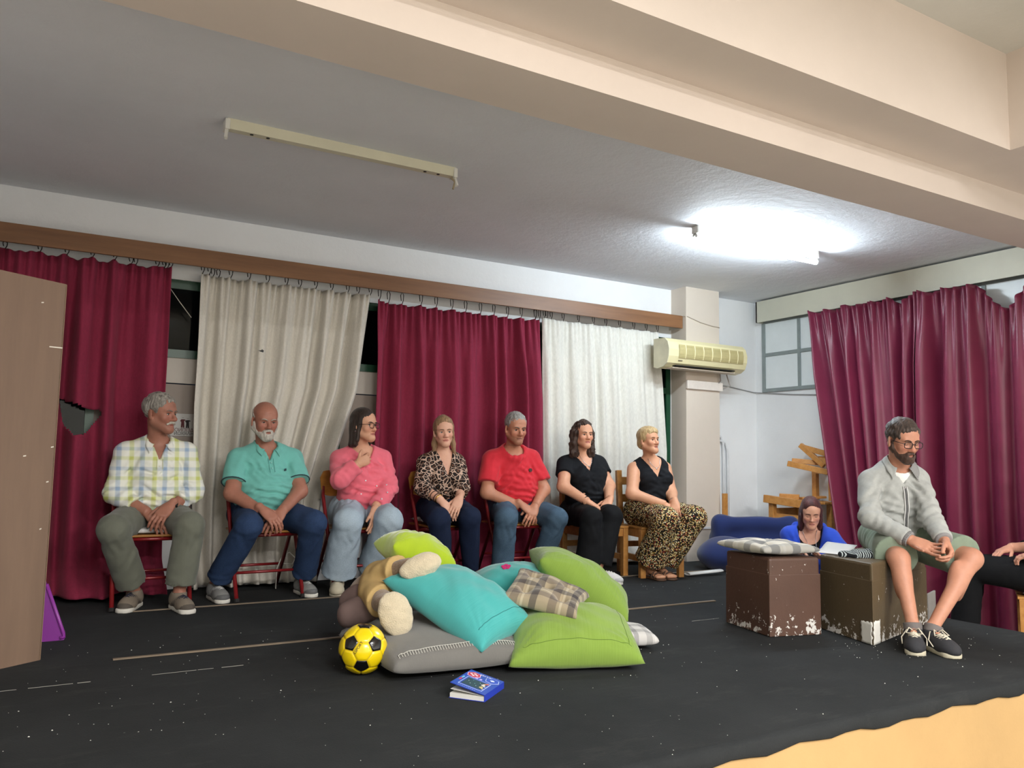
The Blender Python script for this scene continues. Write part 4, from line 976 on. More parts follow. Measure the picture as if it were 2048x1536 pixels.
def head_M(yaw, pitch, roll=0): return rotz(R(yaw)) @ rot_x(R(pitch)) @ roty(R(roll))
def head_prims(hc, M, s, neck, male=True, jaw=1.0, nose=1.0, openm=0, old=False):
    def w(x, y, z): return hc+M @ (V3(x, y, z)*s)
    def E(c, r, MM=None): return ell(w(*c), np.array(r)*s, M if MM is None else MM)
    def K(a, b, ra, rb): return cap(w(*a), w(*b), ra*s, rb*s)
    A = [E((0, .012, .042), (.074, .094, .080)), E((0, -.035, .035), (.061, .050, .056)), E((0, -.030, -.030), (.057*jaw, .060, .076)),
         K((.049*jaw, .005, -.052), (.008, -.064, -.097), .023*jaw, .021), K((-.049*jaw, .005, -.052), (-.008, -.064, -.097), .023*jaw, .021), E((0, -.073, -.099), (.022*jaw, .017, .016))]
    if neck is not None: A.append(cap(w(0, .022, -.05), neck, .052*s*(1 if male else .9), .058*s*(1 if male else .88)))
    Bq = [E((.037, -.060, -.027), (.024, .022, .024)), E((-.037, -.060, -.027), (.024, .022, .024)), K((-.036, -.0755, .018), (.036, -.0755, .018), .0105 if male else .0085, .0105 if male else .0085)]
    Cq = [E((sx*.031, -.097, -.004), (.0175, .019, .0115)) for sx in (-1, 1)]
    D = [K((0, -.081, .008), (0, -.103*(.5+.5*nose), -.032), .0075, .0105*nose), E((0, -.104-.004*(nose-1), -.036), (.0125*nose, .0125, .0105)), E((.0125, -.093, -.040), (.0085*nose, .010, .0075)), E((-.0125, -.093, -.040), (.0085*nose, .010, .0075))]
    Eq = [E((sx*.031, -.0685, -.005), (.0145, .0135, .0125)) for sx in (-1, 1)]+[E((0, -.0885, -.0635), (.022, .010, .0055)), E((0, -.0865, -.0745-openm*.004), (.019, .010, .0062))]
    Me = [M @ rotz(sx*R(22)) @ rot_x(R(-12)) for sx in (-1, 1)]
    Fq = [E((sx*.0765, .014, -.010), (.007, .019, .031), Me[(sx+1)//2]) for sx in (-1, 1)]+[E((sx*.074, .006, -.032), (.007, .009, .010)) for sx in (-1, 1)]
    mouth = [E((0, -.096, -.0690-openm*.002), (.0175, .008, .0012+openm*.003))]
    mouth += [K((sx*.011, -.0950, -.0690-openm*.002), (sx*.0205, -.0890, -.0728-openm*.001), .0011, .0012) for sx in (-1, 1)]
    if old: mouth += [K((sx*.0175, -.0955, -.044), (sx*.031, -.0805, -.068), .0022, .0016) for sx in (-1, 1)]+[K((sx*.018, -.0885, -.0225), (sx*.042, -.0765, -.0205), .0016, .0014) for sx in (-1, 1)]+[K((-.028, -.0885, .042), (.028, -.0885, .042), .0012, .0012), K((-.03, -.0870, .053), (.03, -.0870, .053), .0012, .0012)]
    return A, Bq, Cq, D, Eq, Fq, mouth
def put_head(g, *a, **k):
    A, B, Cc, D, E, F, mo = head_prims(*a, **k)
    union(g, A, .030); union(g, B, .018); carve(g, Cc, .012); union(g, D, .009); union(g, E, .005); union(g, F, .008); carve(g, mo, .003)
def hand_parts(wr, a, n, side, curl=(.3, .35, .25), s=1.0, spread=.10, thumb=(.65, .7, .25), tcurl=.4, curls=None):
    """palm prims and finger chains; side 'R' / 'L'; a finger direction, n direction the palm faces"""
    wr = np.asarray(wr, float); a = unit(a); n = unit(np.asarray(n, float)-a*(np.dot(n, a))); t = np.cross(a, n) if side == 'R' else np.cross(n, a)
    M = np.stack([t, a, n], 1)
    palm = [ell(wr+a*.050*s, V3(.036, .052, .0125)*s, M), cap(wr-a*.02*s, wr+a*.03*s, .024*s, .022*s)]
    palm += [cap(wr+a*.015*s+t*o*.5*s, wr+(a*l+t*o)*s, .013*s, .0105*s) for o, l in ((.028, .088), (.009, .090), (-.010, .086), (-.027, .078))]
    palm += [ell(wr+(a*.035+t*.024+n*.008)*s, V3(.017, .03, .013)*s, M)]
    ch = []
    for i, (o, l, L, r) in enumerate(((.028, .088, (.042, .026, .021), .0092), (.009, .090, (.046, .030, .022), .0094), (-.010, .086, (.042, .028, .021), .0090), (-.027, .078, (.033, .021, .019), .0080))):
        d0 = unit(a+t*spread*(1.4-i)*.6); p = wr+(a*l+t*o)*s; ang = 0; c_ = []
        cu = curls[i] if curls else curl
        for j in range(3):
            ang += cu[j]; d = d0*math.cos(ang)+n*math.sin(ang); q = p+d*L[j]*s
            c_.append(cap(p, q, r*s*(1-.08*j), r*s*(.92-.08*j))); p = q
        ch.append(c_)
    p = wr+(a*.022+t*.022+n*.004)*s; d = unit(a*thumb[0]+t*thumb[1]+n*thumb[2]); q = p+d*.042*s; c_ = [cap(p, q, .0135*s, .0108*s)]
    d2 = unit(d*(1-tcurl*.5)+a*tcurl+n*tcurl*.5); q2 = q+d2*.030*s; c_.append(cap(q, q2, .0105*s, .0098*s)); d3 = unit(d2+a*.35+n*tcurl*.5); c_.append(cap(q2, q2+d3*.024*s, .0098*s, .0078*s)); ch.append(c_)
    return palm, ch, (wr, a, t, n)
def put_hands(g, hands, kbody=.012):
    for palm, ch, _ in hands:
        allp = palm+[q for c in ch for q in c]; lo = np.min([p[1] for p in allp], 0)-.03; hi = np.max([p[2] for p in allp], 0)+.03
        r = g.sub(lo, hi); h = Grid(g.xs[r[0]], g.ys[r[1]], g.zs[r[2]]); union(h, palm, .014)
        for c in ch:
            f = Grid(h.xs, h.ys, h.zs); union(f, c, .004); h.F = smin(h.F, f.F, .0035)
        if not hasattr(g, 'H'): g.H = np.full_like(g.F, BIG)
        g.H[r] = smin(g.H[r], h.F, .0015)
    if hands: g.F = smin(g.F, g.H, kbody)
def torso(p, e, k_hem=None):
    up, Fw, Lf, T = p.up, p.F, p.Lf, p.T; Bk = -Fw; M = np.stack([Lf, Bk, up], 1); w, d = p.w, p.d
    cut = [] if k_hem is None else [(p.pelvis+up*k_hem, -up)]
    A = [ell(p.pelvis+up*.36*T+Fw*(p.belly*.55), (.148*w+e+p.belly*.3, .112*d+p.belly+e, .19+e), M, cut), ell(p.pelvis+up*.68*T+Fw*.004, (.158*w+e, .108*d+e, .17+e), M, cut),
         ell(p.pelvis+up*.06+Bk*.015, (.160*w+e, .125*d+e, .13+e), M, cut)]
    A += [cap(p.sh[0]*.86+p.sh[1]*.14-up*.026, p.sh[1]*.86+p.sh[0]*.14-up*.026, .052*w+e)]
    A += [cap(p.neck+up*.010+Bk*.012, p.sh[i]*.86+p.neck*.14-up*.012, .042*w+e, .044*w+e) for i in (0, 1)]
    if p.bust: A += [ell(p.pelvis+up*.63*T+Lf*sx*.070*w+Fw*.088*d, V3(.066, .058, .068)*p.bust+e, M, cut) for sx in (-1, 1)]
    return A
def arms(p, i, e0, e1, frac=1.0, wide=0.0):
    """upper arm and forearm; frac is the covered share of the arm (0..2), cut square at the end"""
    a = p.a; sh, el, wr = p.sh[i], p.el[i], p.wr[i]
    if frac <= 1:
        c = sh+(el-sh)*frac; sh = sh-p.up*.012; return [cap(sh, el, .051*a+e0, .043*a+e0+wide, [(c, unit(el-sh))])]
    c = el+(wr-el)*(frac-1); sh = sh-p.up*.012; return [cap(sh, el, .051*a+e0, .043*a+e1), cap(el, wr, .042*a+e1, .029*a+e1+wide, [(c, unit(wr-el))])]
def legs(p, i, e, frac=2.0, hem=0.0):
    l = p.l; h, k, a = p.hip[i], p.kn[i], p.an[i]
    if frac <= 1:
        c = h+(k-h)*frac; return [cap(h, k, .083*l+e, .060*l+e+hem, [(c, unit(k-h))])]
    c = k+(a-k)*(frac-1); q = [cap(h, k, .083*l+e, .061*l+e), cap(k, a, .058*l+e, .037*l+e+hem, [(c, unit(a-k))])]
    if hem < .02: q.append(ell(k+(a-k)*.32+unit(np.cross(np.cross(a-k, p.F), a-k))*-.018, (.047*l+e, .047*l+e, .10), None))
    return q
def seatp(p, e, cut=None):
    Bk = -p.F; c = [] if cut is None else cut
    return [cap(p.hip[0]+Bk*.05+p.up*.005, p.hip[1]+Bk*.05+p.up*.005, .095*p.l*p.w+e, None, c), ell(p.pelvis+p.up*.03, (.165*p.w+e, .13*p.d+e, .12+e), np.stack([p.Lf, Bk, p.up], 1), c)]
def crease(g, c, d, sig, lam, amp, seed=0):
    c = np.asarray(c, float); r = g.sub(c-sig*2, c+sig*2)
    if r is None: return
    x, y, z = g.xyz(r); d = unit(d)
    w = np.exp(-((x-c[0])**2+(y-c[1])**2+(z-c[2])**2)/(sig*sig))
    ph = ((x-c[0])*d[0]+(y-c[1])*d[1]+(z-c[2])*d[2])/lam*2*math.pi
    n = nz(x, y, z, 5, seed)
    g.F[r] += (amp*w*(np.sin(ph+1.9*n)*.7+np.sin(ph*.53+2.6*n+1)*.5)).astype(np.float32)
def box_of(prims, pad): return np.min([q[1] for q in prims], 0)-pad, np.max([q[2] for q in prims], 0)+pad
def vneck(p, hw, vd, f0=0.0):
    N, up, Fw, Lf = p.neck, p.up, p.F, p.Lf; c = vd/math.hypot(vd, hw)
    def fn(x, y, z):
        q = [x-N[0], y-N[1], z-N[2]]; l = sum(q[i]*Lf[i] for i in range(3)); u = sum(q[i]*up[i] for i in range(3)); f = sum(q[i]*Fw[i] for i in range(3))
        return np.maximum((np.abs(l)-hw*(u+vd)/vd)*c, -(f-f0))
    return fn, N-.22, N+.22
def neckhole(p, r, fwd=.015, lo=-.02): return cap(p.neck+p.up*lo+p.F*fwd, p.neck+p.up*.25+p.F*fwd, r)
def ring(name, c, ax, rad, r, m, parent, n=16, **kw):
    ax = unit(ax); u = unit(np.cross(ax, (0, 0, 1) if abs(ax[2]) < .9 else (1, 0, 0))); v = np.cross(ax, u)
    return MB().tube([c+(u*math.cos(2*math.pi*k/n)+v*math.sin(2*math.pi*k/n))*rad for k in range(n)], r, 8, True).build(name, m, parent, True, **kw)
def make(label, **o):
    """seated figure: one continuous body mesh, clothes and hair as children of an Empty on the floor"""
    p = P(); p.__dict__.update(dict(w=1, d=1, a=1, l=1, belly=0, bust=0, head_s=1.0, male=True, jaw=1, nose=1, openm=0, head_rot=(0, 0, 0), heading=0, hands=(), skin=(200, 150, 124), lip=(170, 92, 84), floor=0, stub=0, bare_feet=False, old=False))
    p.__dict__.update(o)
    h = R(p.heading); p.F = V3(math.sin(h), -math.cos(h), 0); p.Lf = V3(math.cos(h), math.sin(h), 0)
    for kk in ('sh', 'el', 'wr', 'kn', 'an', 'toe'): setattr(p, kk, [np.array(q, float) for q in getattr(p, kk)])
    p.pelvis, p.neck, p.head = [np.array(q, float) for q in (p.pelvis, p.neck, p.head)]
    p.up = unit(p.neck-p.pelvis); p.Fo = unit(p.F-p.up*(p.F @ p.up)); p.T = np.linalg.norm(p.neck-p.pelvis)
    p.hip = [p.pelvis-p.Lf*.088*p.w, p.pelvis+p.Lf*.088*p.w]
    p.M = head_M(*p.head_rot)
    p.root = thing('person', label, 'person', (p.pelvis[0], p.pelvis[1], p.floor)); r = p.root
    # ---- body
    shr = -.004
    A = torso(p, shr)+seatp(p, shr-.006)
    for i in (0, 1): A += legs(p, i, shr-.002)
    arm = [q for i in (0, 1) for q in arms(p, i, -.001, 0, 2)]
    feet = []
    for i in (0, 1):
        an, toe = p.an[i], p.toe[i]; d = unit((toe-an)*V3(1, 1, 0)); lat = np.cross(d, (0, 0, 1)); hz = p.floor
        feet += [cap(an, an-d*.02-V3(0, 0, .045), .033, .030), cap(an-V3(0, 0, .02), toe-d*.05+V3(0, 0, .012), .032, .018)]
        if p.bare_feet: feet += [cap(toe-d*.05+lat*x+V3(0, 0, .012), toe-d*(.0+.25*abs(x+.02))+lat*x+V3(0, 0, .006), .011, .010) for x in (-.034, -.017, 0, .016, .032)]
    hd = [hand_parts(p.wr[0 if q['side'] == 'R' else 1]+np.array(q.get('off', (0, 0, 0))), **{kk: vv for kk, vv in q.items() if kk != 'off'}) for q in p.hands]
    allq = A+arm+feet; lo, hi = box_of(allq, .03); hs = p.head_s
    lo = np.minimum(lo, p.head-.14); hi = np.maximum(hi, p.head+.15)
    hf = .0042; fx, fy, fz = [(p.head[i]-(.095, .125, .135)[i]*hs, p.head[i]+(.095, .115, .05)[i]*hs) for i in range(3)]
    fx, fy, fz = [fx], [fy], [fz]
    for q in hd:
        ps = q[0]+[z for c in q[1] for z in c]; l2, h2 = box_of(ps, .006); fx.append((l2[0], h2[0])); fy.append((l2[1], h2[1])); fz.append((l2[2], h2[2]))
    g = Grid(axis(lo[0], hi[0], .012, fx, hf), axis(lo[1], hi[1], .012, fy, hf), axis(lo[2], hi[2], .012, fz, hf))
    union(g, A, .035); union(g, arm, .028); union(g, feet, .015)
    put_head(g, p.head, p.M, hs, p.neck, p.male, p.jaw, p.nose, p.openm, p.old)
    put_hands(g, hd)
    sk, lp = np.array(s2l(p.skin)), np.array(s2l(p.lip))
    def colr(Vv):
        q = (Vv-p.head) @ p.M/hs; c = np.tile(sk, (len(Vv), 1))
        near = (np.abs(q) < .14).all(1); x, y, z = q.T
        red = np.exp(-(((np.abs(x)-.038)/.022)**2+((z+.03)/.022)**2))+.8*np.exp(-((x/.014)**2+((z+.036)/.014)**2)); red = np.where(near & (y < -.03), red, 0)
        c = c*(1-red[:, None]*np.array([.02, .16, .14]))
        if p.stub: st = smoothstep(-.045, -.062, z)*(y < .02)*near*p.stub; c = c*(1-st[:, None]*.35)
        zc = -.0690-p.openm*.002
        m = (.85 if not p.male else .45)*np.where(near & (y < -.07), np.clip(1.25-np.sqrt((x/.0215)**2+((z-zc)/.0100)**2)*1.0, 0, .25)*4, 0)
        c = c*(1-m[:, None]*.8)+lp*m[:, None]*.8
        li = np.where(near & (y < -.07) & (np.abs(x) < .0185), np.exp(-((z-zc+7.5*x*x)/(.0016+p.openm*.0022))**2), 0); c = c*(1-li[:, None]*.55)
        ld = np.where(near & (y < -.06), np.exp(-(((np.abs(x)-.031)/.015)**2+((z-.003)/.004)**2)), 0); c = c*(1-ld[:, None]*.28)
        return c
    p.body = mesh_grid(g, 'body', M_skin, r, colr)
    del g
    # ---- eyes and brows
    w = lambda x, y, z: Vector(p.head+p.M @ (V3(x, y, z)*hs))
    eo = o.get('eyes', 1)
    vb = np.zeros(len(p.body.data.vertices)*3, dtype=np.float32); p.body.data.vertices.foreach_get('co', vb); q_ = (vb.reshape(-1, 3)+np.array(ORG[p.body.name])-p.head) @ p.M/hs; near_ = (np.abs(q_) < .12).all(1) & (q_[:, 1] < -.03)
    for sx in (-1, 1):
        if eo:
            v = []; col = []; f = []; n1, n2 = 13, 8
            for i in range(n1):
                for j in range(n2):
                    u = -1+2*i/(n1-1); t_ = -1+2*j/(n2-1); ax = u*.0122; az = t_*.0052*eo*math.sqrt(max(0, 1-u*u))
                    yy = -math.sqrt(max(1e-8, 1-(ax/.0145)**2-(az/.0125)**2))*.0135-.0009
                    v.append(w(sx*.031+ax, -.0685+yy, -.005+az)); dd = math.hypot(ax-o.get('gaze', 0)*.004, az)
                    col.append((.012, .010, .010) if dd < .0030 else ((.05, .032, .022) if dd < .0064 else (.62, .58, .54)))
            for i in range(n1-1):
                for j in range(n2-1): f.append((i*n2+j, (i+1)*n2+j, (i+1)*n2+j+1, i*n2+j+1))
            link_mesh('eye', [tuple(q) for q in v], f, M_eye, r, True, col=np.array(col))
        lz = .0056*eo if eo else -.004
        MB().tube([w(sx*(.031+u*.0125), -.0685-.0150*math.sqrt(max(.05, 1-(u*.0125/.0155)**2)), -.005+lz*(1-u*u)+(.0012 if eo else .0)) for u in (-1, -.6, -.2, .2, .6, 1)], .0015*hs, 6).build('eyelashes', mat('lashes', (34, 24, 22), .6, 0), r, True)
        bz = o.get('brow_z', 0); bt = o.get('brow_tilt', 0); bp = []
        for bx, zq in ((.011, .0130-bt), (.018, .0165-bt*.6), (.026, .0188-bt*.2), (.034, .0195), (.042, .0182), (.049, .0150)):
            m_ = near_ & (np.abs(q_[:, 0]-sx*bx) < .006) & (np.abs(q_[:, 2]-zq-bz) < .006); yq = q_[m_, 1].min() if m_.any() else -.085
            bp.append(w(sx*bx, yq-.0004, zq+bz))
        MB().tube(bp, [q*hs*(1 if p.male else .8) for q in (.0030, .0038, .0040, .0036, .0030, .0016)], 8).build('eyebrow', o['brow'], r, True)
    return p
def front(o, p, l, u, off=.002):
    """point on the front surface of mesh o at sideways offset l and height u below the neck (person's own axes)"""
    if not hasattr(o, 'name') or o.name not in FC:
        v = np.zeros(len(o.data.vertices)*3, dtype=np.float32); o.data.vertices.foreach_get('co', v); FC[o.name] = v.reshape(-1, 3)+np.array(ORG[o.name])
    v = FC[o.name]-p.neck; a, b, f = v @ p.Lf, v @ p.up, v @ p.Fo
    m = (np.abs(a-l) < .012) & (np.abs(b-u) < .012)
    ff = f[m].max() if m.any() else .1
    return p.neck+p.Lf*l+p.up*u+p.Fo*(ff+off)
FC = {}
def crew(p, Rr=.086, r=.014, tilt=.50, fwd=.022, u0=.004):
    N, up, Fw, Lf = p.neck, p.up, p.Fo, p.Lf
    def fn(x, y, z):
        q = [x-N[0], y-N[1], z-N[2]]; l = sum(q[i]*Lf[i] for i in range(3)); u = sum(q[i]*up[i] for i in range(3)); f = sum(q[i]*Fw[i] for i in range(3))-fwd
        return np.sqrt((np.sqrt(l*l+f*f)-Rr)**2+(u+tilt*f-u0)**2*.7)-r
    return fn, N-.15, N+.13
# ---- clothes
def garment(p, name, parts, m, carves=(), creases=(), h=.0094, wr=.0025, fr=5, seed=1, k=.03, kc=.004, post=None, parent=None):
    """parts: list of prim lists, each merged softly; carves cut openings"""
    allq = [q for s in parts for q in s]; lo, hi = box_of(allq, .025)
    g = Grid(axis(lo[0], hi[0], h), axis(lo[1], hi[1], h), axis(lo[2], hi[2], h))
    for s in parts: union(g, s, k)
    if wr:
        x, y, z = g.xyz((slice(None),)*3); g.F += (wr*nz(x, y, z, fr, seed)+wr*.5*nz(x, y, z, fr*2.3, seed+1)).astype(np.float32)
    for c in creases: crease(g, *c)
    carve(g, list(carves), kc)
    if post: post(g)
    return mesh_grid(g, name, m, parent or p.root)
def shirt(p, m, frac, e=.012, hem=-.02, neck=None, wide=.004, name='shirt', seed=1, amp=.006, ea=.010, **kw):
    add = kw.pop('add', None); pt = [torso(p, e, hem)]+[arms(p, i, e, ea, frac, wide) for i in (0, 1)] if frac > 0 else [torso(p, e, hem)]
    if add: pt = pt+[add]
    cr = []
    mid = p.pelvis+p.up*.30*p.T+p.F*(.11*p.d+p.belly)
    amp = amp*1.35; rs = np.random.RandomState(seed)
    cr += [(mid, p.up+p.Lf*.25, .15, .046, amp, seed), (mid+p.Lf*.13, p.up+p.Lf*.5, .09, .042, amp, seed+4), (mid-p.Lf*.13, p.up-p.Lf*.5, .09, .042, amp, seed+5)]
    for q in range(7):
        cc = p.pelvis+p.up*p.T*rs.uniform(.12, .85)+p.Lf*rs.uniform(-.15, .15)+p.F*(.10*p.d+p.belly*.8)
        cr.append((cc, p.up*rs.uniform(.3, 1)+p.Lf*rs.uniform(-1, 1), rs.uniform(.05, .09), rs.uniform(.03, .05), amp*.75, seed+20+q))
    for i in (0, 1):
        sx = (-1, 1)[i]
        cr += [(p.sh[i]*.75+p.pelvis*.25+p.F*.06, p.up*.6+p.Lf*sx, .09, .05, amp*.8, seed+2+i)]
        if frac > 1: ax_ = np.cross(unit(p.wr[i]-p.el[i]), p.up)*(.5, -.5)[i]; cr += [(p.el[i], unit(p.wr[i]-p.sh[i])+ax_, .08, .044, amp*.75, seed+7+i), (p.el[i]*.55+p.wr[i]*.45, unit(p.wr[i]-p.el[i])*.8-ax_, .08, .045, amp*.6, seed+9+i), (p.el[i]*.5+p.sh[i]*.5, unit(p.sh[i]-p.el[i])*.5+ax_, .09, .06, amp*.7, seed+31+i)]
    return garment(p, name, pt, m, neck or [], cr, seed=seed, **kw)
def trousers(p, m, frac=1.88, e=.014, hem=.0, waist=.17, seed=1, amp=.007, name='trousers', **kw):
    cut = [(p.pelvis+p.up*waist, p.up)]
    kw.setdefault('k', .018); pt = [seatp(p, e, cut)]+[legs(p, i, e, frac, hem) for i in (0, 1)]
    cr = []
    for i in (0, 1):
        h_, k_, a_ = p.hip[i], p.kn[i], p.an[i]
        cr += [(k_*.25+h_*.75+V3(0, 0, .06), k_-h_, .11, .05, amp, seed+i), (k_, (a_-k_)+(k_-h_)*.4+p.Lf*(.25, -.25)[i], .08, .05, amp*.6, seed+2+i), (a_*.88+k_*.12, (a_-k_)+p.Lf*(.3, -.3)[i], .08, .045, amp*.8, seed+5+i), (k_*.6+a_*.4, (a_-k_)*.4+p.Lf*.4, .10, .08, amp*.7, seed+8+i), (k_*.8+a_*.2+p.F*.05, (a_-k_)+p.Lf*(-1.2, 1.2)[i], .07, .045, amp*.5, seed+12+i), (h_*.55+k_*.45+V3(0, 0, .05), (k_-h_)+p.Lf*(.8, -.8)[i], .08, .04, amp*.8, seed+14+i)]
    return garment(p, name, pt, m, [], cr, seed=seed, **kw)
def shoes(p, m, msole, mlace=None, L=.275, W=1.0, sole=.024, long_lace=False, only=(0, 1), toe_m=None, stripe_m=None):
    for i in only:
        an, toe = p.an[i], p.toe[i]; d = unit((toe-an)*V3(1, 1, 0)); lat = np.cross(d, (0, 0, 1)); z0 = V3(0, 0, p.floor)
        tip = V3(toe[0], toe[1], 0)+z0; heel = tip-d*L; M = np.stack([lat, d, V3(0, 0, 1)], 1); Z = lambda q: V3(0, 0, q)
        cut = [(z0+Z(.014), (0, 0, -1))]
        A = [ell(heel+d*.048+Z(.052), (.036*W, .050, .052), M, cut), ell(heel+d*.135+Z(.040), (.041*W, .10, .047), M, cut), ell(heel+d*.205+Z(.032), (.046*W, .068, .036), M, cut), cap(heel+d*.07+Z(.06), an*V3(1, 1, 0)+z0+Z(.092), .040, .040, [(z0+Z(.098), (0, 0, 1))])]
        s_ = blob('shoe', A, .03, m, p.root, .007, post=lambda g: carve(g, [cap(an*V3(1, 1, 0)+z0+Z(.095), an*V3(1, 1, 0)+z0+Z(.13), .033)], .004))
        a0, b0 = heel+d*.040, tip-d*.047; c2 = cap(a0*V3(1, 1, 0), b0*V3(1, 1, 0), .038*W, .046*W)
        def fn(x, y, z, c2=c2, zf=p.floor): return np.maximum(c2[0](x, y, 0*z), np.abs(z-zf-sole/2-.001)-sole/2)
        blob('sole', [(fn, c2[1]*V3(1, 1, 0)+z0-.01, c2[2]*V3(1, 1, 0)+z0+Z(sole)+.01)], .0, msole, s_, .006, pad=.012)
        if toe_m:
            tp = tip-d*.055; blob('toe_cap', [ell(heel+d*.205+Z(.032), (.0475*W, .0695, .0345), M, [(z0+Z(.016), (0, 0, -1)), (tp+Z(.03), unit(-d+V3(0, 0, .9)))])], 0, toe_m, s_, .005)
        if stripe_m:
            for sg in (-1, 1):
                for q in (.10, .12, .14): MB().tube([heel+d*q+lat*sg*.0425*W+Z(.032), heel+d*(q+.012)+lat*sg*.0375*W+Z(.055), heel+d*(q+.018)+lat*sg*.027*W+Z(.075)], .0035, 6).build('side_stripe', stripe_m, s_, True)
        if mlace:
            k = 0
            for q in (.112, .132, .152, .172, .192):
                zt = .040+.047*math.sqrt(max(0, 1-((q-.135)/.10)**2)); yo = .026
                zs = zt-.010
                mb = MB()
                for sg in (-1, 1): mb.tube([heel+d*q+lat*sg*yo+Z(zs), heel+d*(q+.008)+Z(zt+.004), heel+d*(q+.016)-lat*sg*yo+Z(zs-.004)], .0032, 6)
                mb.build('lace', mlace, s_, True)
            if long_lace:
                for sg in (-1, 1): MB().tube([heel+d*.11+Z(.088), heel+d*.10+lat*sg*.03+Z(.092), heel+d*.13+lat*sg*.055+Z(.06), heel+d*.165+lat*sg*.053+Z(.035)], .003, 6).build('lace', mlace, s_, True)
                for sg in (-1, 1): MB().tube([heel+d*.11+Z(.09), heel+d*.12+lat*sg*.022+Z(.105), heel+d*.15+lat*sg*.035+Z(.085), heel+d*.135+lat*sg*.01+Z(.083)], .003, 6).build('lace', mlace, s_, True)
# ---- hair
def hair(p, m, kind, thick=.010, namp=.004, nfreq=16, seed=1, name='hair', h=.0055, groove=.003, gfreq=26, length=-.13, hairline=.0, extra=(), noface=False, neckc=True, part=0):
    hs, M, hc = p.head_s, p.M, p.head
    w = lambda *q: hc+M @ (V3(*q)*hs)
    E = lambda c, r, MM=None: ell(w(*c), np.array(r)*hs, M if MM is None else MM)
    K = lambda a, b, ra, rb: cap(w(*a), w(*b), ra*hs, rb*hs)
    t = thick
    A = [E((0, .014, .044), (.075+t, .095+t, .081+t*1.2))]; cv = []
    ear = [E((sx*.080, .008, -.014), (.020, .027, .036)) for sx in (-1, 1)]
    cutn = M @ unit((0, -.42, -.9)); cutp = w(0, 0, -.028); cuts = [(cutp, cutn)]
    face = [E((0, -.108, -.025+hairline), (.072, .076, .090))]
    if kind == 'short': cv = face+ear+[E((0, -.085, .0), (.062, .045, .060+hairline))]
    elif kind == 'rim':
        cuts.append((w(0, 0, .040), M @ unit((0, -.55, .85)))); cv = ear+[E((0, -.09, 0), (.085, .085, .14))]
    else:
        cuts = []
        lo = length
        if kind in ('bob', 'long', 'curly'):
            sxw = dict(bob=.070, long=.070, curly=.082)[kind]; rx = dict(bob=.024, long=.024, curly=.036)[kind]
            for sx in (-1, 1):
                A += [K((sx*(sxw-.006), .022, .02), (sx*sxw*1.06, .024, lo+.02), rx+.004, rx), K((sx*.05, .055, .0), (sx*.055, .06, lo+.015), .034, .032), K((sx*.060, -.018, .035), (sx*(sxw+.004), -.002, lo+.045), .016, .014)]
            A += [K((0, .07, .0), (0, .07, lo+.012), .045, .04)]
            cv = [E((part*.012, -.098, -.040+hairline), (.058, .078, .108))]
            if neckc: cv.append(K((0, -.045, -.09), (0, -.03, -.3), .058, .062))
        elif kind == 'crop':           # short blonde cut, swept to one side
            A += [E((.01, -.045, .075), (.062, .045, .036)), E((0, .05, -.02), (.074, .058, .060)), K((.058, .0, .03), (.066, .014, -.035), .022, .016), K((-.058, .0, .03), (-.066, .014, -.035), .022, .016)]
            cv = [E((-.010, -.104, -.035+hairline), (.066, .078, .092)), ]+[E((sx*.078, .000, -.026), (.020, .018, .022)) for sx in (-1, 1)]
            cuts = [(w(0, 0, -.055), M @ unit((0, -.3, -.95)))]
        elif kind == 'halfup':
            A += [E((0, .0, .085), (.062, .075, .040)), K((.060, .01, .04), (.074, .035, -.10), .022, .020), K((-.060, .01, .04), (-.072, .035, -.10), .022, .020), K((.074, .035, -.10), (.088, .010, -.20), .021, .012), K((-.072, .035, -.10), (-.088, .005, -.20), .021, .012), K((0, .065, 0), (0, .08, -.16), .05, .04), K((.055, -.035, .065), (.073, -.016, -.055), .011, .008), K((-.055, -.035, .065), (-.071, -.016, -.055), .009, .006)]
            cv = [E((0, -.098, -.03+hairline), (.062, .076, .100))]
    if cuts: A = [(lambda x, y, z, f=f: np.maximum.reduce([np.broadcast_to(q, np.broadcast(x, y, z).shape) for q in [f(x, y, z)]+[(x-cp[0])*cn[0]+(y-cp[1])*cn[1]+(z-cp[2])*cn[2] for cp, cn in cuts]]), l, hh) for f, l, hh in A]
    A += [K(*q) for q in extra]
    lo, hi = box_of(A, .03); g = Grid(axis(lo[0], hi[0], h), axis(lo[1], hi[1], h), axis(lo[2], hi[2], h)); union(g, A, .018)
    x, y, z = g.xyz((slice(None),)*3)
    q = [((x-hc[0])*M[0, i]+(y-hc[1])*M[1, i]+(z-hc[2])*M[2, i])/hs for i in range(3)]
    if namp: g.F += (namp*nz(x, y, z, nfreq, seed)).astype(np.float32)
    if groove:
        an = np.arctan2(q[0], q[1]-.0*q[2])+.0; g.F += (groove*np.sin(an*gfreq+3*nz(x, y, z, 6, seed+3)+q[2]*18)*.7).astype(np.float32)
    carve(g, cv, .008)
    if kind in ('bob', 'long', 'curly'):
        r = (slice(None),)*3; dz = (length+.008*np.sin(q[0]*160+q[1]*120))-q[2]; g.F = np.maximum(g.F, (dz*hs).astype(np.float32))
    return mesh_grid(g, name, m, p.root)
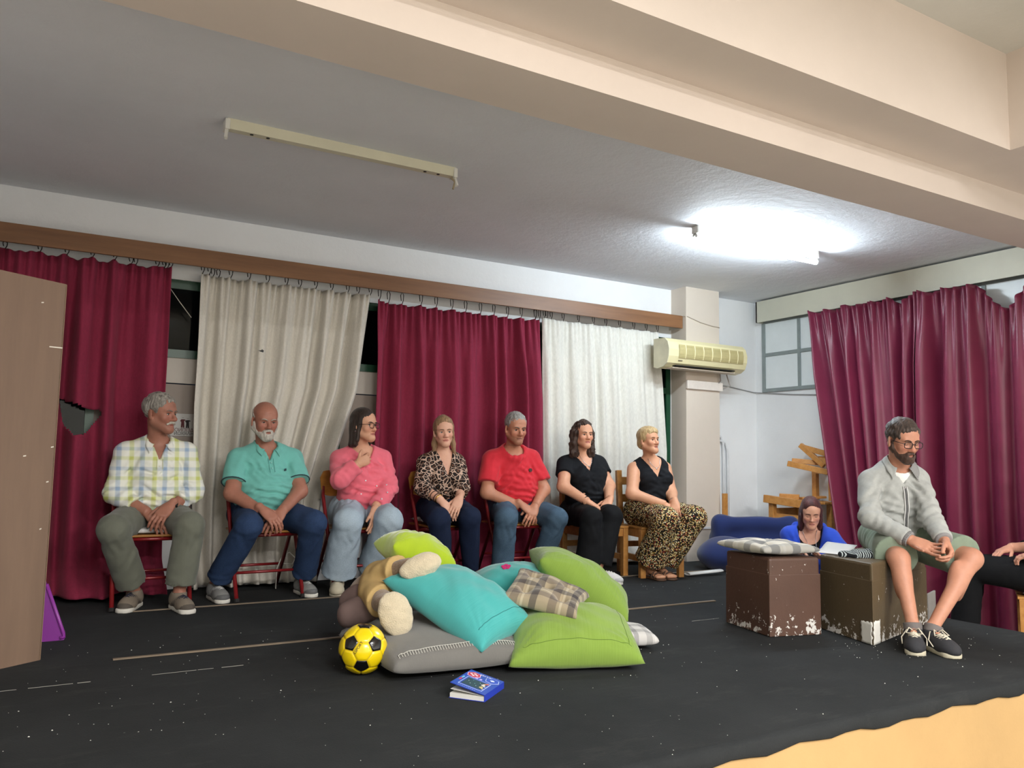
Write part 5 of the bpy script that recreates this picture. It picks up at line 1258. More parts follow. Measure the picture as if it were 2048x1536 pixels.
def beard(p, m, full=True, thick=.005, seed=2, name='beard', namp=.002, mous=True, ms=1.0):
    hs, M, hc = p.head_s, p.M, p.head; w = lambda *q: hc+M @ (V3(*q)*hs); t = thick
    E = lambda c, r: ell(w(*c), np.array(r)*hs, M); K = lambda a, b, ra, rb: cap(w(*a), w(*b), ra*hs, rb*hs)
    A = []
    if full:
        j = p.jaw
        A = [K((.050*j, .000, -.045), (.010, -.064, -.097), .0245*j+t*.6, .023+t), K((-.050*j, .000, -.045), (-.010, -.064, -.097), .0245*j+t*.6, .023+t), E((0, -.074, -.098), (.027*j+t, .022+t, .021+t)), E((0, -.056, -.078), (.041*j, .043+t, .036))]
        A += [K((sx*.0635*j, -.002, -.012), (sx*.056*j, -.008, -.05), .010, .016) for sx in (-1, 1)]
    if mous: A += [K((.003, -.0955, -.0535), (.024*ms, -.083-.004*(ms-1), -.064), (.0058+t*.2)*ms, .0052*ms), K((-.003, -.0955, -.0535), (-.024*ms, -.083-.004*(ms-1), -.064), (.0058+t*.2)*ms, .0052*ms)]
    lo, hi = box_of(A, .02); h = .0042; g = Grid(axis(lo[0], hi[0], h), axis(lo[1], hi[1], h), axis(lo[2], hi[2], h)); union(g, A, .010)
    x, y, z = g.xyz((slice(None),)*3); g.F += (namp*nz(x, y, z, 40, seed)).astype(np.float32)
    cv = [E((0, -.096, -.0700), (.0165, .020, .0070)), E((0, -.07, -.004), (.050*p.jaw, .07, .044))] if full else []
    carve(g, cv, .004)
    return mesh_grid(g, name, m, p.root)
def spectacles(p, m, wd=.023, ht=.0175, sq=3.2, r=.0013, z0=-.006):
    hs = p.head_s; w = lambda *q: Vector(p.head+p.M @ (V3(*q)*hs)); mb = MB()
    for sx in (-1, 1):
        pts = []
        for k in range(20):
            a = 2*math.pi*k/20; c, s = math.cos(a), math.sin(a); x = math.copysign(abs(c)**(2/sq), c)*wd; zq = math.copysign(abs(s)**(2/sq), s)*ht
            pts.append(w(sx*.0325+x, -.1035+.10*(abs(sx*.0325+x)**2)*4, z0+zq))
        mb.tube(pts, r*hs*1.25, 6, True)
    mb.tube([w(-.0105, -.1035, z0+.005), w(0, -.106, z0+.007), w(.0105, -.1035, z0+.005)], r*hs*1.2, 6)
    for sx in (-1, 1): mb.tube([w(sx*.0555, -.100, z0+.008), w(sx*.068, -.085, z0+.008), w(sx*.0785, -.02, z0+.009), w(sx*.0800, .018, z0+.004), w(sx*.079, .03, z0-.01)], r*hs, 6)
    o = mb.build('glasses', m, p.root, True)
    t = MATS.get('lens')
    if t is None:
        q = NT('lens'); tr = q.n('ShaderNodeBsdfTransparent'); gl = q.n('ShaderNodeBsdfGlossy'); gl.inputs['Roughness'].default_value = .02
        mx = q.n('ShaderNodeMixShader'); mx.inputs[0].default_value = .07; q.l(tr.outputs[0], mx.inputs[1]); q.l(gl.outputs[0], mx.inputs[2]); q.l(mx.outputs[0], q.t.nodes['Material Output'].inputs[0]); t = MATS['lens'] = q.m
    for sx in (-1, 1):
        pts = []
        for k in range(20):
            a = 2*math.pi*k/20; c, s = math.cos(a), math.sin(a); x = math.copysign(abs(c)**(2/sq), c)*wd*.96; zq = math.copysign(abs(s)**(2/sq), s)*ht*.96
            pts.append(w(sx*.0325+x, -.1035+.10*(abs(sx*.0325+x)**2)*4, z0+zq))
        MB().add(pts, [tuple(range(20))]).build('lens', t, o)
    return o
def collar(p, m, o, rad=.062, stand=.024, fall=.032, tip=(.056, -.062), fwd=.012, name='collar', throat=.024, sides=(-1, 1), up0=.012, gap=.003):
    """turned-down collar lying on garment o: two flaps from the back of the neck to the collar tips"""
    front(o, p, 0, -.1); v = FC[o.name]-p.neck; A_, B_, F_ = v @ p.Lf, v @ p.up, v @ p.Fo
    for s in sides:
        N, K = 22, 7; pts = np.zeros((N, K, 3))
        for i in range(N):
            t = i/(N-1); th = R(180-t*152); e = smoothstep(.45, 1, t)
            li, fi, ui = s*(rad*math.sin(th)*(1-e)+max(rad*math.sin(th), throat)*e), rad*math.cos(th)+fwd, up0+stand*(1-.9*e)-.012*e
            lo, fo, uo = s*(rad+fall*.75)*math.sin(th), (rad+fall*.6)*math.cos(th)+fwd, up0-fall*.55
            lo = lo*(1-e)+s*tip[0]*e; uo = uo*(1-e)+tip[1]*e
            for k in range(K):
                q = k/(K-1); r_ = math.sin(q*math.pi)*.006
                l, f, u = li+(lo-li)*q, fi+(fo-fi)*q+r_*math.cos(th), ui+(uo-ui)*q+r_
                mm = (np.abs(A_-l) < .010) & (np.abs(B_-u) < .012) & (F_*math.cos(th) > 0)
                if mm.any() and math.cos(th) > -.2: f = max(f, F_[mm].max()+gap)
                m2 = (np.abs(A_-l) < .010) & (np.abs(F_-f) < .012) & (B_ > -.12)
                if m2.any() and q > .3: u = max(u, min(B_[m2].max()+gap, u+.03))
                pts[i, k] = p.neck+p.Lf*l+p.Fo*f+p.up*u
        for _ in range(2): pts[1:-1, 1:] = (pts[1:-1, 1:]*2+pts[:-2, 1:]+pts[2:, 1:])/4
        idx = np.arange(N*K).reshape(N, K); Fq = np.stack([idx[:-1, :-1], idx[1:, :-1], idx[1:, 1:], idx[:-1, 1:]], -1).reshape(-1, 4)
        if s > 0: Fq = Fq[:, ::-1]
        ob = link_mesh(name, pts.reshape(-1, 3), Fq, m, p.root, True); so = ob.modifiers.new('t', 'SOLIDIFY'); so.thickness = .0035; so.offset = 1
def neckband(p, o, m, r=.078, fwd=.03, tr=.006, name='neckband'):
    front(o, p, 0, -.1); v = FC[o.name]-p.neck; A_, B_, F_ = v @ p.Lf, v @ p.up, v @ p.Fo; pts = []
    for k in range(28):
        th = 2*math.pi*k/28; l, f = r*math.sin(th), fwd+r*math.cos(th); mm = (np.abs(A_-l) < .014) & (np.abs(F_-f) < .014)
        pts.append((l, f, B_[mm].max() if mm.any() else np.nan))
    u = np.array([q[2] for q in pts]); ok = ~np.isnan(u); u = np.interp(np.arange(28), np.arange(28)[ok], u[ok])
    for _ in range(3): u = (np.roll(u, 1)+np.roll(u, -1)+2*u)/4
    MB().tube([p.neck+p.Lf*q[0]+p.Fo*q[1]+p.up*(w_-.001) for q, w_ in zip(pts, u)], tr, 8, True).build(name, m, p.root, True)
def band(p, name, a, b, r0, r1, m, cutw=True):
    a, b = np.array(a, float), np.array(b, float); d = unit(b-a)
    return blob(name, [cap(a-d*.03, b+d*.03, r0, r1, [(b, d), (a, -d)])], 0, m, p.root, .006)
def tint(name, c, **kw): return mat(name, c, **{**dict(rough=.88, var=.07, scale=14, bump=.18, bscale=160, sheen=.15, spec=.25, bdist=.003), **kw})
def denim(name, c, fade):
    t = NT(name); lin = s2l(c); n = t.noise(t.coord(scale=(1, 1, .6)), 7, 4, .6)
    b = t.mix(t.math('MULTIPLY', n, .55), lin, s2l(fade)); f = t.noise(t.coord(), 210, 2); t.col(t.mix(.22, b, t.ramp(f, [(.35, tuple(q*.5 for q in lin)), (.65, s2l(fade))])))
    t.bump(f, .15, .003); t.set(Roughness=.9, Specular_IOR_Level=.25); return t.m

# ---------------------------------------------------------------- materials of clothes
def plaid_shirt():
    t = NT('plaid_shirt'); tc = t.n('ShaderNodeTexCoord'); sp = t.n('ShaderNodeSeparateXYZ'); t.l(tc.outputs['Object'], sp.inputs[0])
    def band(ax, n, st, off=0): return t.ramp(t.math('FRACT', t.math('ADD', t.math('MULTIPLY', sp.outputs[ax], n), off)), st)
    W_, Y_, B_ = s2l((232, 232, 222)), s2l((198, 204, 116)), s2l((150, 172, 198))
    v = band(0, 8.0, [(0, W_), (.10, W_), (.16, Y_), (.30, Y_), (.36, W_), (.56, W_), (.62, B_), (.76, B_), (.82, W_)], .4)
    h = band(2, 8.5, [(0, W_), (.14, W_), (.2, Y_), (.32, Y_), (.38, W_), (.62, W_), (.68, B_), (.80, B_), (.86, W_)])
    t.col(t.mix(.42, v, h)); t.bump(t.noise(tc.outputs['Object'], 180, 2), .12, .003); t.set(Roughness=.85, Specular_IOR_Level=.3); return t.m
def leopard():
    t = NT('leopard_print'); co = t.coord(); n = t.n('ShaderNodeTexNoise', i_Scale=14.0, i_Detail=3.0); t.l(co, n.inputs['Vector'])
    mp = t.mix(.05, co, n.outputs['Color']); v = t.n('ShaderNodeTexVoronoi', i_Scale=32.0); v.feature = 'DISTANCE_TO_EDGE'; t.l(mp, v.inputs['Vector'])
    c = t.ramp(v.outputs['Distance'], [(0, s2l((206, 176, 158))), (.055, s2l((194, 164, 144))), (.085, s2l((24, 18, 18))), (.27, s2l((26, 19, 18))), (.33, s2l((104, 70, 52))), (1, s2l((120, 82, 60)))])
    t.col(c); t.set(Roughness=.75, Specular_IOR_Level=.3); return t.m
def floral():
    t = NT('speckled_floral'); co = t.coord(); v = t.n('ShaderNodeTexVoronoi', i_Scale=115.0); t.l(co, v.inputs['Vector'])
    sp = t.n('ShaderNodeSeparateColor'); t.l(v.outputs['Color'], sp.inputs[0])
    c = t.ramp(sp.outputs[0], [(0, s2l((30, 24, 20))), (.30, s2l((226, 206, 150))), (.58, s2l((176, 140, 70))), (.72, s2l((168, 72, 52))), (.82, s2l((84, 76, 40))), (.9, s2l((240, 230, 196)))], 'CONSTANT')
    e = t.math('GREATER_THAN', v.outputs['Distance'], .58); t.col(t.mix(e, c, s2l((34, 26, 22)))); t.set(Roughness=.85, Specular_IOR_Level=.25); return t.m
M_plaidshirt = plaid_shirt(); M_leo = leopard(); M_floral = floral()
M_olive = tint('sage_trousers', (104, 106, 94)); M_polo = tint('turquoise_polo', (112, 184, 174)); M_pink = tint('pink_knit', (232, 112, 128)); M_red = tint('red_cotton', (206, 46, 58))
M_blk = tint('black_cotton', (17, 19, 24), sheen=0); M_blk2 = tint('black_trousers', (13, 14, 17), sheen=0); M_marl = tint('grey_marl', (168, 170, 167), scale=40, var=.10); M_sage = tint('sage_shorts', (126, 140, 122))
M_hood = tint('royal_blue_fleece', (44, 78, 196)); M_jean1 = denim('dark_blue_denim', (30, 46, 76), (58, 82, 120)); M_jean2 = denim('pale_blue_denim', (152, 172, 188), (200, 212, 222))
M_jean3 = denim('navy_denim', (17, 26, 48), (30, 44, 74)); M_jean4 = denim('mid_blue_denim', (54, 76, 98), (98, 122, 142))
M_watch = mat('black_watch', (14, 14, 15), .25, 0); M_gold = mat('gold_metal', (214, 170, 90), .25, 0, metal=1); M_silver = mat('silver_metal', (200, 200, 204), .25, 0, metal=1)
M_whitetee = tint('white_cotton', (228, 228, 224)); M_navyl = mat('navy_lace', (24, 28, 48), .8, 0); M_creaml = mat('cream_lace', (214, 206, 186), .8, .03); M_darkstripe = mat('dark_trim', (40, 62, 70), .8, 0)
M_sole_w = mat('white_rubber', (218, 214, 204), .6, .05); M_sole_c = mat('cream_rubber', (204, 196, 172), .6, .06); M_tortoise = mat('dark_tortoise', (42, 28, 26), .25, .2, 60); M_gunmetal = mat('dark_spectacle_frame', (30, 24, 30), .25, 0)
def BR(n, c): return mat('brow_'+n, c, .8, .1)

# clasped hands: R underneath, L laid over it (or the other way round)
def clasp(over='L', ra=(.62, -.50, -.60), la=(-.62, -.46, -.64), rn=(-.10, .72, -.68), ln=(.10, .70, -.70), up=.018, s=1.0, cR=(.35, .5, .3), cL=(.35, .45, .3)):
    o = V3(0, -.020, .016)
    return (dict(side='R', a=ra, n=rn, curl=cR, s=s, off=tuple(o*(over == 'R'))), dict(side='L', a=la, n=ln, curl=cL, s=s, off=tuple(o*(over == 'L')), thumb=(.75, .55, .2)))

# 1 plaid shirt
p = make('grey-haired man with white moustache in plaid shirt and sage trousers', heading=2, pelvis=(.60, 5.39, .505), neck=(.602, 5.36, .945), head=(.598, 5.295, 1.128), head_rot=(46, 2, 0), head_s=.98, old=True,
         sh=[(.425, 5.37, .895), (.768, 5.365, .905)], el=[(.375, 5.31, .645), (.812, 5.29, .655)], wr=[(.545, 5.175, .540), (.668, 5.150, .572)], kn=[(.358, 4.99, .462), (.752, 4.97, .470)],
         an=[(.500, 5.17, .09), (.720, 5.00, .09)], toe=[(.425, 4.985, .02), (.755, 4.810, .02)], skin=(160, 112, 94), lip=(176, 96, 92), belly=.03, w=1.0, a=1.0, l=1.04, jaw=1.02, nose=1.15, brow=BR('grey', (120, 108, 98)), hands=clasp('L', s=1.05), stub=.3, brow_z=.0)
shirt(p, M_plaidshirt, 1.62, e=.016, hem=-.01, neck=[vneck(p, .036, .10), neckhole(p, .066)], ea=.016, wide=.008, seed=3, amp=.008)
sh_ = [o for o in kids(p.root) if o.name.startswith('shirt')][0]
for l_ in (-.016, .016): MB().tube([front(sh_, p, l_, -.085-.012*q, .0005) for q in range(6)], .0016, 5).build('placket_seam', tint('shirt_seam', (196, 200, 150)), p.root, True)
collar(p, M_plaidshirt, sh_, .064, tip=(.062, -.060))
c_ = front(sh_, p, 0, -.125, 0); MB().tube([c_, c_+p.F*.003], .005, 12).build('button', mat('white_button', (226, 224, 214), .4), p.root)
trousers(p, M_olive, 1.86, e=.020, hem=.026, seed=5, amp=.010)
shoes(p, mat('taupe_suede', (128, 116, 102), .85, .08, 20), M_sole_w, M_navyl, L=.285, toe_m=mat('dark_toe_rubber', (86, 78, 70), .8), stripe_m=mat('brown_stripe', (78, 70, 64), .8))
hair(p, hair_mat('grey_hair', (86, 80, 74), (176, 170, 160)), 'short', .008, .0045, 18, 3, groove=.003, hairline=.010)
beard(p, hair_mat('white_whiskers', (150, 142, 128), (206, 200, 188)), False, .006, name='moustache', ms=1.4)
wd = unit(p.el[1]-p.wr[1]); ring('watch_strap', p.wr[1]+wd*.012, wd, .030, .008, M_watch, p.root); MB().tube([p.wr[1]+wd*.012+V3(.008, -.028, .012), p.wr[1]+wd*.012+V3(.012, -.036, .017)], .019, 14).build('watch_face', M_watch, p.root)

# 2 turquoise polo
p = make('bald man with white beard in turquoise polo and blue jeans', heading=4, pelvis=(1.262, 5.38, .505), neck=(1.250, 5.355, .928), head=(1.222, 5.285, 1.108), head_rot=(4, 7, 0), head_s=1.0, old=True,
         sh=[(1.083, 5.365, .868), (1.432, 5.365, .875)], el=[(1.030, 5.235, .645), (1.448, 5.215, .660)], wr=[(1.168, 5.045, .545), (1.300, 5.045, .548)], kn=[(1.085, 4.98, .462), (1.475, 4.975, .470)],
         an=[(.962, 5.26, .09), (1.500, 5.235, .09)], toe=[(.985, 5.065, .02), (1.520, 5.060, .02)], skin=(164, 114, 96), lip=(150, 84, 78), belly=.055, w=1.08, a=1.10, l=1.04, jaw=1.06, nose=1.1, brow=BR('white', (170, 158, 146)), hands=clasp('R', s=1.06), brow_z=-.002, brow_tilt=.003, eyes=.6)
shirt(p, M_polo, .72, e=.016, hem=-.03, neck=[vneck(p, .026, .075), neckhole(p, .068)], ea=.018, wide=.016, seed=13, amp=.008)
for i in (0, 1):
    c = p.sh[i]+(p.el[i]-p.sh[i])*.712; d_ = unit(p.el[i]-p.sh[i]); ring('sleeve_trim', c, d_, .0755, .0035, M_darkstripe, p.root, 24)
sh_ = [o for o in kids(p.root) if o.name.startswith('shirt')][0]; c_ = front(sh_, p, .088, -.125, 0); MB().prism([(-.007, 0, -.009), (.007, 0, -.005), (.006, 0, .009), (-.005, 0, .007)], tuple(c_-p.F*.004), tuple(c_+p.F*.002)).build('chest_emblem', M_darkstripe, p.root)
sh_ = [o for o in kids(p.root) if o.name.startswith('shirt')][0]
for l_ in (-.016, .016): MB().tube([front(sh_, p, l_, -.055-.012*q, .0005) for q in range(8)], .0016, 5).build('placket_seam', tint('polo_seam', (84, 150, 142)), p.root, True)
collar(p, M_polo, sh_, .066, tip=(.058, -.056))
for q in (.080, .115): c_ = front(sh_, p, 0, -q, .000); MB().tube([c_, c_+p.F*.003], .0055, 12).build('button', mat('polo_button', (120, 186, 178), .4), p.root)
trousers(p, M_jean1, 1.88, e=.018, hem=.020, seed=15, amp=.009)
shoes(p, mat('grey_mesh_trainer', (134, 134, 132), .85, .10, 30), M_sole_w, mat('grey_lace', (186, 186, 184), .8, 0), toe_m=mat('grey_toe', (98, 98, 98), .8), stripe_m=mat('light_stripe', (168, 168, 166), .8))
Mw = hair_mat('white_beard_hair', (150, 142, 132), (214, 208, 198)); hair(p, Mw, 'rim', .003, .001, 30, 3, groove=.001); beard(p, Mw, True, .007)

# 3 pink sweater
p = make('dark bob-haired woman with glasses in pink sweater, hand at her collar', heading=6, pelvis=(1.935, 5.39, .505), neck=(1.905, 5.365, .935), head=(1.898, 5.305, 1.104), head_rot=(30, -2, 0), head_s=.93, old=True, male=False,
         sh=[(1.755, 5.375, .880), (2.060, 5.360, .888)], el=[(1.705, 5.185, .735), (2.075, 5.250, .680)], wr=[(1.815, 5.165, .838), (1.930, 5.105, .555)], kn=[(1.705, 5.00, .470), (1.985, 5.00, .475)],
         an=[(1.715, 5.20, .09), (1.990, 5.32, .09)], toe=[(1.660, 5.035, .02), (1.960, 5.150, .02)], skin=(208, 160, 132), lip=(176, 100, 92), belly=.035, bust=1.0, w=1.02, a=1.05, l=1.08, jaw=.95, nose=1.0, brow=BR('dark', (58, 42, 36)),
         hands=(dict(side='R', a=(.82, .18, .38), n=(.25, .90, .1), curl=(.6, .9, .5), s=.92), dict(side='L', a=(-.22, -.28, -.93), n=(-.62, .75, -.05), curl=(.12, .2, .15), s=.98, thumb=(.9, .3, .2))))
shirt(p, M_pink, 1.94, e=.014, hem=-.02, neck=[vneck(p, .062, .085), neckhole(p, .072)], ea=.016, wide=.010, seed=23, amp=.007)
trousers(p, M_jean2, 1.88, e=.026, hem=.052, seed=25, amp=.011)
shoes(p, mat('cream_trainer', (198, 188, 164), .8, .06, 20), mat('cream_sole', (206, 198, 176), .7, .05), M_creaml, L=.25, stripe_m=mat('pale_stripe', (222, 214, 196), .8))
hair(p, hair_mat('dark_brown_hair', (30, 22, 18), (58, 42, 34)), 'bob', .009, .002, 8, 5, groove=.0015, length=-.155, gfreq=34, hairline=.022, part=1)
spectacles(p, M_tortoise, .024, .020, 3.0, .0018)
sh_ = [o for o in kids(p.root) if o.name.startswith('shirt')][0]
for l_, u_ in ((.03, -.235), (-.045, -.20), (.06, -.27), (.0, -.31), (-.08, -.29), (.085, -.225), (-.03, -.345), (.05, -.355)):
    c_ = front(sh_, p, l_, u_, 0); MB().tube([c_-p.F*.002, c_+p.F*.003], .005, 8).build('stud', M_silver, p.root)
ring('ring', p.wr[1]+unit((-.22, -.28, -.93))*.105+V3(.004, -.012, 0), (-.22, -.28, -.93), .0105, .002, M_gold, p.root, 12)
MB().tube([p.head+p.M @ V3(-.080, .004, -.042), p.head+p.M @ V3(-.083, .003, -.046)], .005, 10).build('earring', M_silver, p.root)

# 4 leopard print
p = make('fair-haired woman in leopard print top and dark jeans', heading=-6, pelvis=(2.555, 5.39, .510), neck=(2.535, 5.370, .915), head=(2.512, 5.315, 1.082), head_rot=(-16, 3, -4), head_s=.90, male=False,
         sh=[(2.392, 5.375, .865), (2.650, 5.360, .870)], el=[(2.318, 5.245, .685), (2.632, 5.235, .690)], wr=[(2.385, 5.065, .598), (2.520, 5.065, .600)], kn=[(2.345, 5.00, .472), (2.575, 5.00, .482)],
         an=[(2.42, 5.07, .09), (2.66, 5.13, .09)], toe=[(2.36, 4.90, .02), (2.65, 4.95, .02)], skin=(216, 170, 146), lip=(178, 92, 88), belly=.01, bust=.95, w=.93, a=.92, l=1.08, jaw=.95, nose=.92, brow=BR('brown', (104, 76, 54)), hands=clasp('L', s=.94, ra=(.55, -.45, -.70), la=(-.55, -.45, -.70), cR=(.2, .3, .2), cL=(.2, .3, .2)), gaze=.8)
shirt(p, M_leo, 1.55, e=.012, hem=.10, neck=[vneck(p, .050, .155), neckhole(p, .064)], ea=.014, wide=.010, seed=33, amp=.008)
trousers(p, M_jean3, 1.94, e=.014, hem=.004, seed=35, amp=.004, waist=.19)
shoes(p, mat('dark_ankle_shoe', (30, 28, 30), .6, .05), M_black, None, L=.24)
hair(p, hair_mat('fair_brown_hair', (104, 78, 54), (168, 134, 98)), 'halfup', .007, .003, 10, 7, groove=.0025, hairline=.012)
ring('bracelet', p.wr[0]+unit(p.el[0]-p.wr[0])*.02, p.el[0]-p.wr[0], .030, .006, M_gold, p.root); ring('bracelet', p.wr[0]+unit(p.el[0]-p.wr[0])*.042, p.el[0]-p.wr[0], .032, .004, mat('brown_beads', (70, 46, 34), .5), p.root)
ring('bracelet', p.wr[0]+unit(p.el[0]-p.wr[0])*.075, p.el[0]-p.wr[0], .036, .003, mat('brown_cord', (60, 40, 32), .6), p.root)

# 5 red shirt
p = make('grey-haired man in red t-shirt and mid-blue jeans', heading=-6, pelvis=(3.165, 5.38, .505), neck=(3.112, 5.345, .950), head=(3.088, 5.262, 1.124), head_rot=(-6, 9, 0), head_s=.98, old=True,
         sh=[(2.940, 5.370, .898), (3.282, 5.335, .905)], el=[(2.865, 5.290, .640), (3.345, 5.255, .660)], wr=[(3.075, 5.165, .545), (3.190, 5.125, .548)], kn=[(2.868, 5.00, .468), (3.285, 4.98, .465)],
         an=[(2.905, 5.11, .09), (3.285, 5.21, .09)], toe=[(2.87, 4.935, .02), (3.27, 5.03, .02)], skin=(188, 134, 108), lip=(150, 92, 84), belly=.03, w=1.06, a=1.10, l=1.04, jaw=1.05, nose=1.15, brow=BR('grey2', (98, 84, 74)), hands=clasp('R', s=1.06), stub=.8, brow_tilt=.003)
shirt(p, M_red, .74, e=.016, hem=-.02, neck=[neckhole(p, .076, .022, -.05)], ea=.018, add=[crew(p)], wide=.022, seed=43, amp=.008)
sh_ = [o for o in kids(p.root) if o.name.startswith('shirt')][0]; c_ = front(sh_, p, .088, -.130, 0); MB().tube([c_-p.F*.004, c_+p.F*.002], .014, 18).build('chest_badge', mat('dark_patch', (74, 44, 42), .7), p.root)
trousers(p, M_jean4, 1.93, e=.020, hem=.022, seed=45, amp=.010)
shoes(p, mat('dark_leather_shoe', (44, 38, 36), .5, .06), M_black, None)
hair(p, hair_mat('short_grey_hair', (92, 88, 84), (178, 176, 172)), 'short', .006, .002, 30, 3, groove=.0025, gfreq=40, hairline=.010)

# 6 dark-haired woman in black
p = make('woman with long curly dark hair, all in black with white trainers', heading=-4, pelvis=(3.795, 5.32, .472), neck=(3.742, 5.320, .925), head=(3.715, 5.262, 1.094), head_rot=(-8, -2, 0), head_s=.90, male=False,
         sh=[(3.600, 5.345, .870), (3.905, 5.320, .878)], el=[(3.498, 5.215, .685), (3.925, 5.195, .690)], wr=[(3.590, 5.025, .580), (3.790, 5.020, .575)], kn=[(3.515, 4.87, .470), (3.705, 4.87, .478)],
         an=[(3.490, 4.88, .09), (3.575, 4.87, .09)], toe=[(3.545, 4.71, .02), (3.665, 4.685, .02)], skin=(216, 164, 134), lip=(180, 96, 92), belly=.035, bust=1.1, w=1.02, a=1.10, l=1.08, jaw=.98, nose=.95, brow=BR('dark2', (50, 36, 32)),
         hands=(dict(side='R', a=(.78, -.38, -.42), n=(-.2, .35, -.92), curl=(.15, .25, .2), s=.96, thumb=(.75, .6, .0)), dict(side='L', a=(-.72, -.36, -.50), n=(.25, .45, -.85), curl=(.45, .6, .4), s=.96, off=(0, -.015, .02))))
shirt(p, M_blk, .52, e=.012, hem=-.01, neck=[vneck(p, .070, .125), neckhole(p, .072)], ea=.012, wide=.012, seed=53, amp=.006)
trousers(p, M_blk2, 1.88, e=.016, hem=.040, seed=55, amp=.006)
shoes(p, mat('white_trainer', (214, 212, 208), .6, .05, 20), M_sole_w, M_sole_w, L=.27, stripe_m=mat('grey_stripe', (150, 150, 152), .7), toe_m=mat('pale_grey_toe', (188, 188, 188), .7))
hair(p, hair_mat('dark_curly_hair', (34, 24, 20), (74, 52, 40)), 'curly', .008, .008, 16, 9, groove=.006, length=-.20, gfreq=22, hairline=.024)
ring('bracelet', p.wr[0]+unit(p.el[0]-p.wr[0])*.018, p.el[0]-p.wr[0], .031, .005, M_watch, p.root); ring('bracelet', p.wr[1]+unit(p.el[1]-p.wr[1])*.018, p.el[1]-p.wr[1], .031, .005, M_gold, p.root)
def necklace(p, drop, m, pend=.007, wd=.050):
    pts = []
    for k in range(15):
        a = math.pi*k/14; pts.append(front(p.body, p, wd*math.cos(a), .012-(drop+.012)*math.sin(a)**1.3, .0012))
    MB().tube(pts, .0016, 5).build('necklace', m, p.root, True); q = pts[7]; MB().tube([q, q-p.up*.010, q-p.up*.013], [pend*.4, pend, pend*.5], 8).build('pendant', m, p.root, True)
necklace(p, .075, M_silver)

# 7 blonde woman
p = make('blonde short-haired woman in sleeveless black top and speckled trousers', heading=-10, pelvis=(4.255, 5.07, .478), neck=(4.232, 5.06, .905), head=(4.168, 5.005, 1.058), head_rot=(8, -6, 0), head_s=.88, old=True, male=False,
         sh=[(4.085, 5.085, .842), (4.365, 5.035, .848)], el=[(3.978, 4.970, .640), (4.325, 4.915, .642)], wr=[(4.150, 4.785, .562), (4.220, 4.760, .572)], kn=[(4.045, 4.650, .462), (4.330, 4.655, .468)],
         an=[(4.085, 4.90, .09), (4.190, 4.895, .09)], toe=[(4.070, 4.735, .02), (4.170, 4.725, .02)], skin=(214, 162, 130), lip=(168, 88, 80), belly=.03, bust=1.0, w=1.0, a=1.08, l=1.06, jaw=.97, nose=1.0, brow=BR('blond', (130, 100, 72)), bare_feet=True,
         hands=(dict(side='R', a=(.72, -.45, -.48), n=(.1, .5, -.86), curl=(.3, .45, .3), s=.95), dict(side='L', a=(-.45, -.55, -.65), n=(.5, .3, -.80), curl=(.4, .5, .3), s=.95, off=(0, -.012, .016))))
shirt(p, M_blk, 0, e=.010, hem=.02, neck=[vneck(p, .075, .135), neckhole(p, .080)]+[cap(p.sh[i]+p.Lf*(-1, 1)[i]*.035+p.up*.06, p.sh[i]+p.Lf*(-1, 1)[i]*.035-p.up*.075, .046) for i in (0, 1)], seed=63, amp=.004, kc=.01)
trousers(p, M_floral, 1.86, e=.028, hem=.062, seed=65, amp=.012, k=.03)
M_sand = mat('brown_sandal', (84, 58, 42), .6, .08)
for i in (0, 1):
    d = unit((p.toe[i]-p.an[i])*V3(1, 1, 0)); lat = np.cross(d, (0, 0, 1)); t0 = p.toe[i]*V3(1, 1, 0)
    c2 = cap(t0-d*.20, t0-d*.01, .034, .045)
    s_ = blob('sandal', [((lambda x, y, z, c2=c2: np.maximum(c2[0](x, y, 0*z), np.abs(z-.008)-.007)), c2[1]*V3(1, 1, 0), c2[2]*V3(1, 1, 0)+V3(0, 0, .016))], 0, M_sand, p.root, .006)
    for q, rr_ in ((.035, .040), (.075, .040), (.16, .040)): MB().tube([t0-d*q+lat*(rr_*math.cos(a))+V3(0, 0, .012+(rr_+.004 if q < .1 else .075)*math.sin(a)) for a in [math.pi*k/10 for k in range(11)]], .006, 6).build('strap', M_sand, s_, True)
hair(p, hair_mat('blonde_hair', (140, 108, 68), (214, 188, 140)), 'crop', .009, .003, 9, 11, groove=.0025, gfreq=30, hairline=.008)
ring('bracelet', p.wr[1]+unit(p.el[1]-p.wr[1])*.03, p.el[1]-p.wr[1], .032, .005, M_silver, p.root); necklace(p, .06, M_silver, .006)

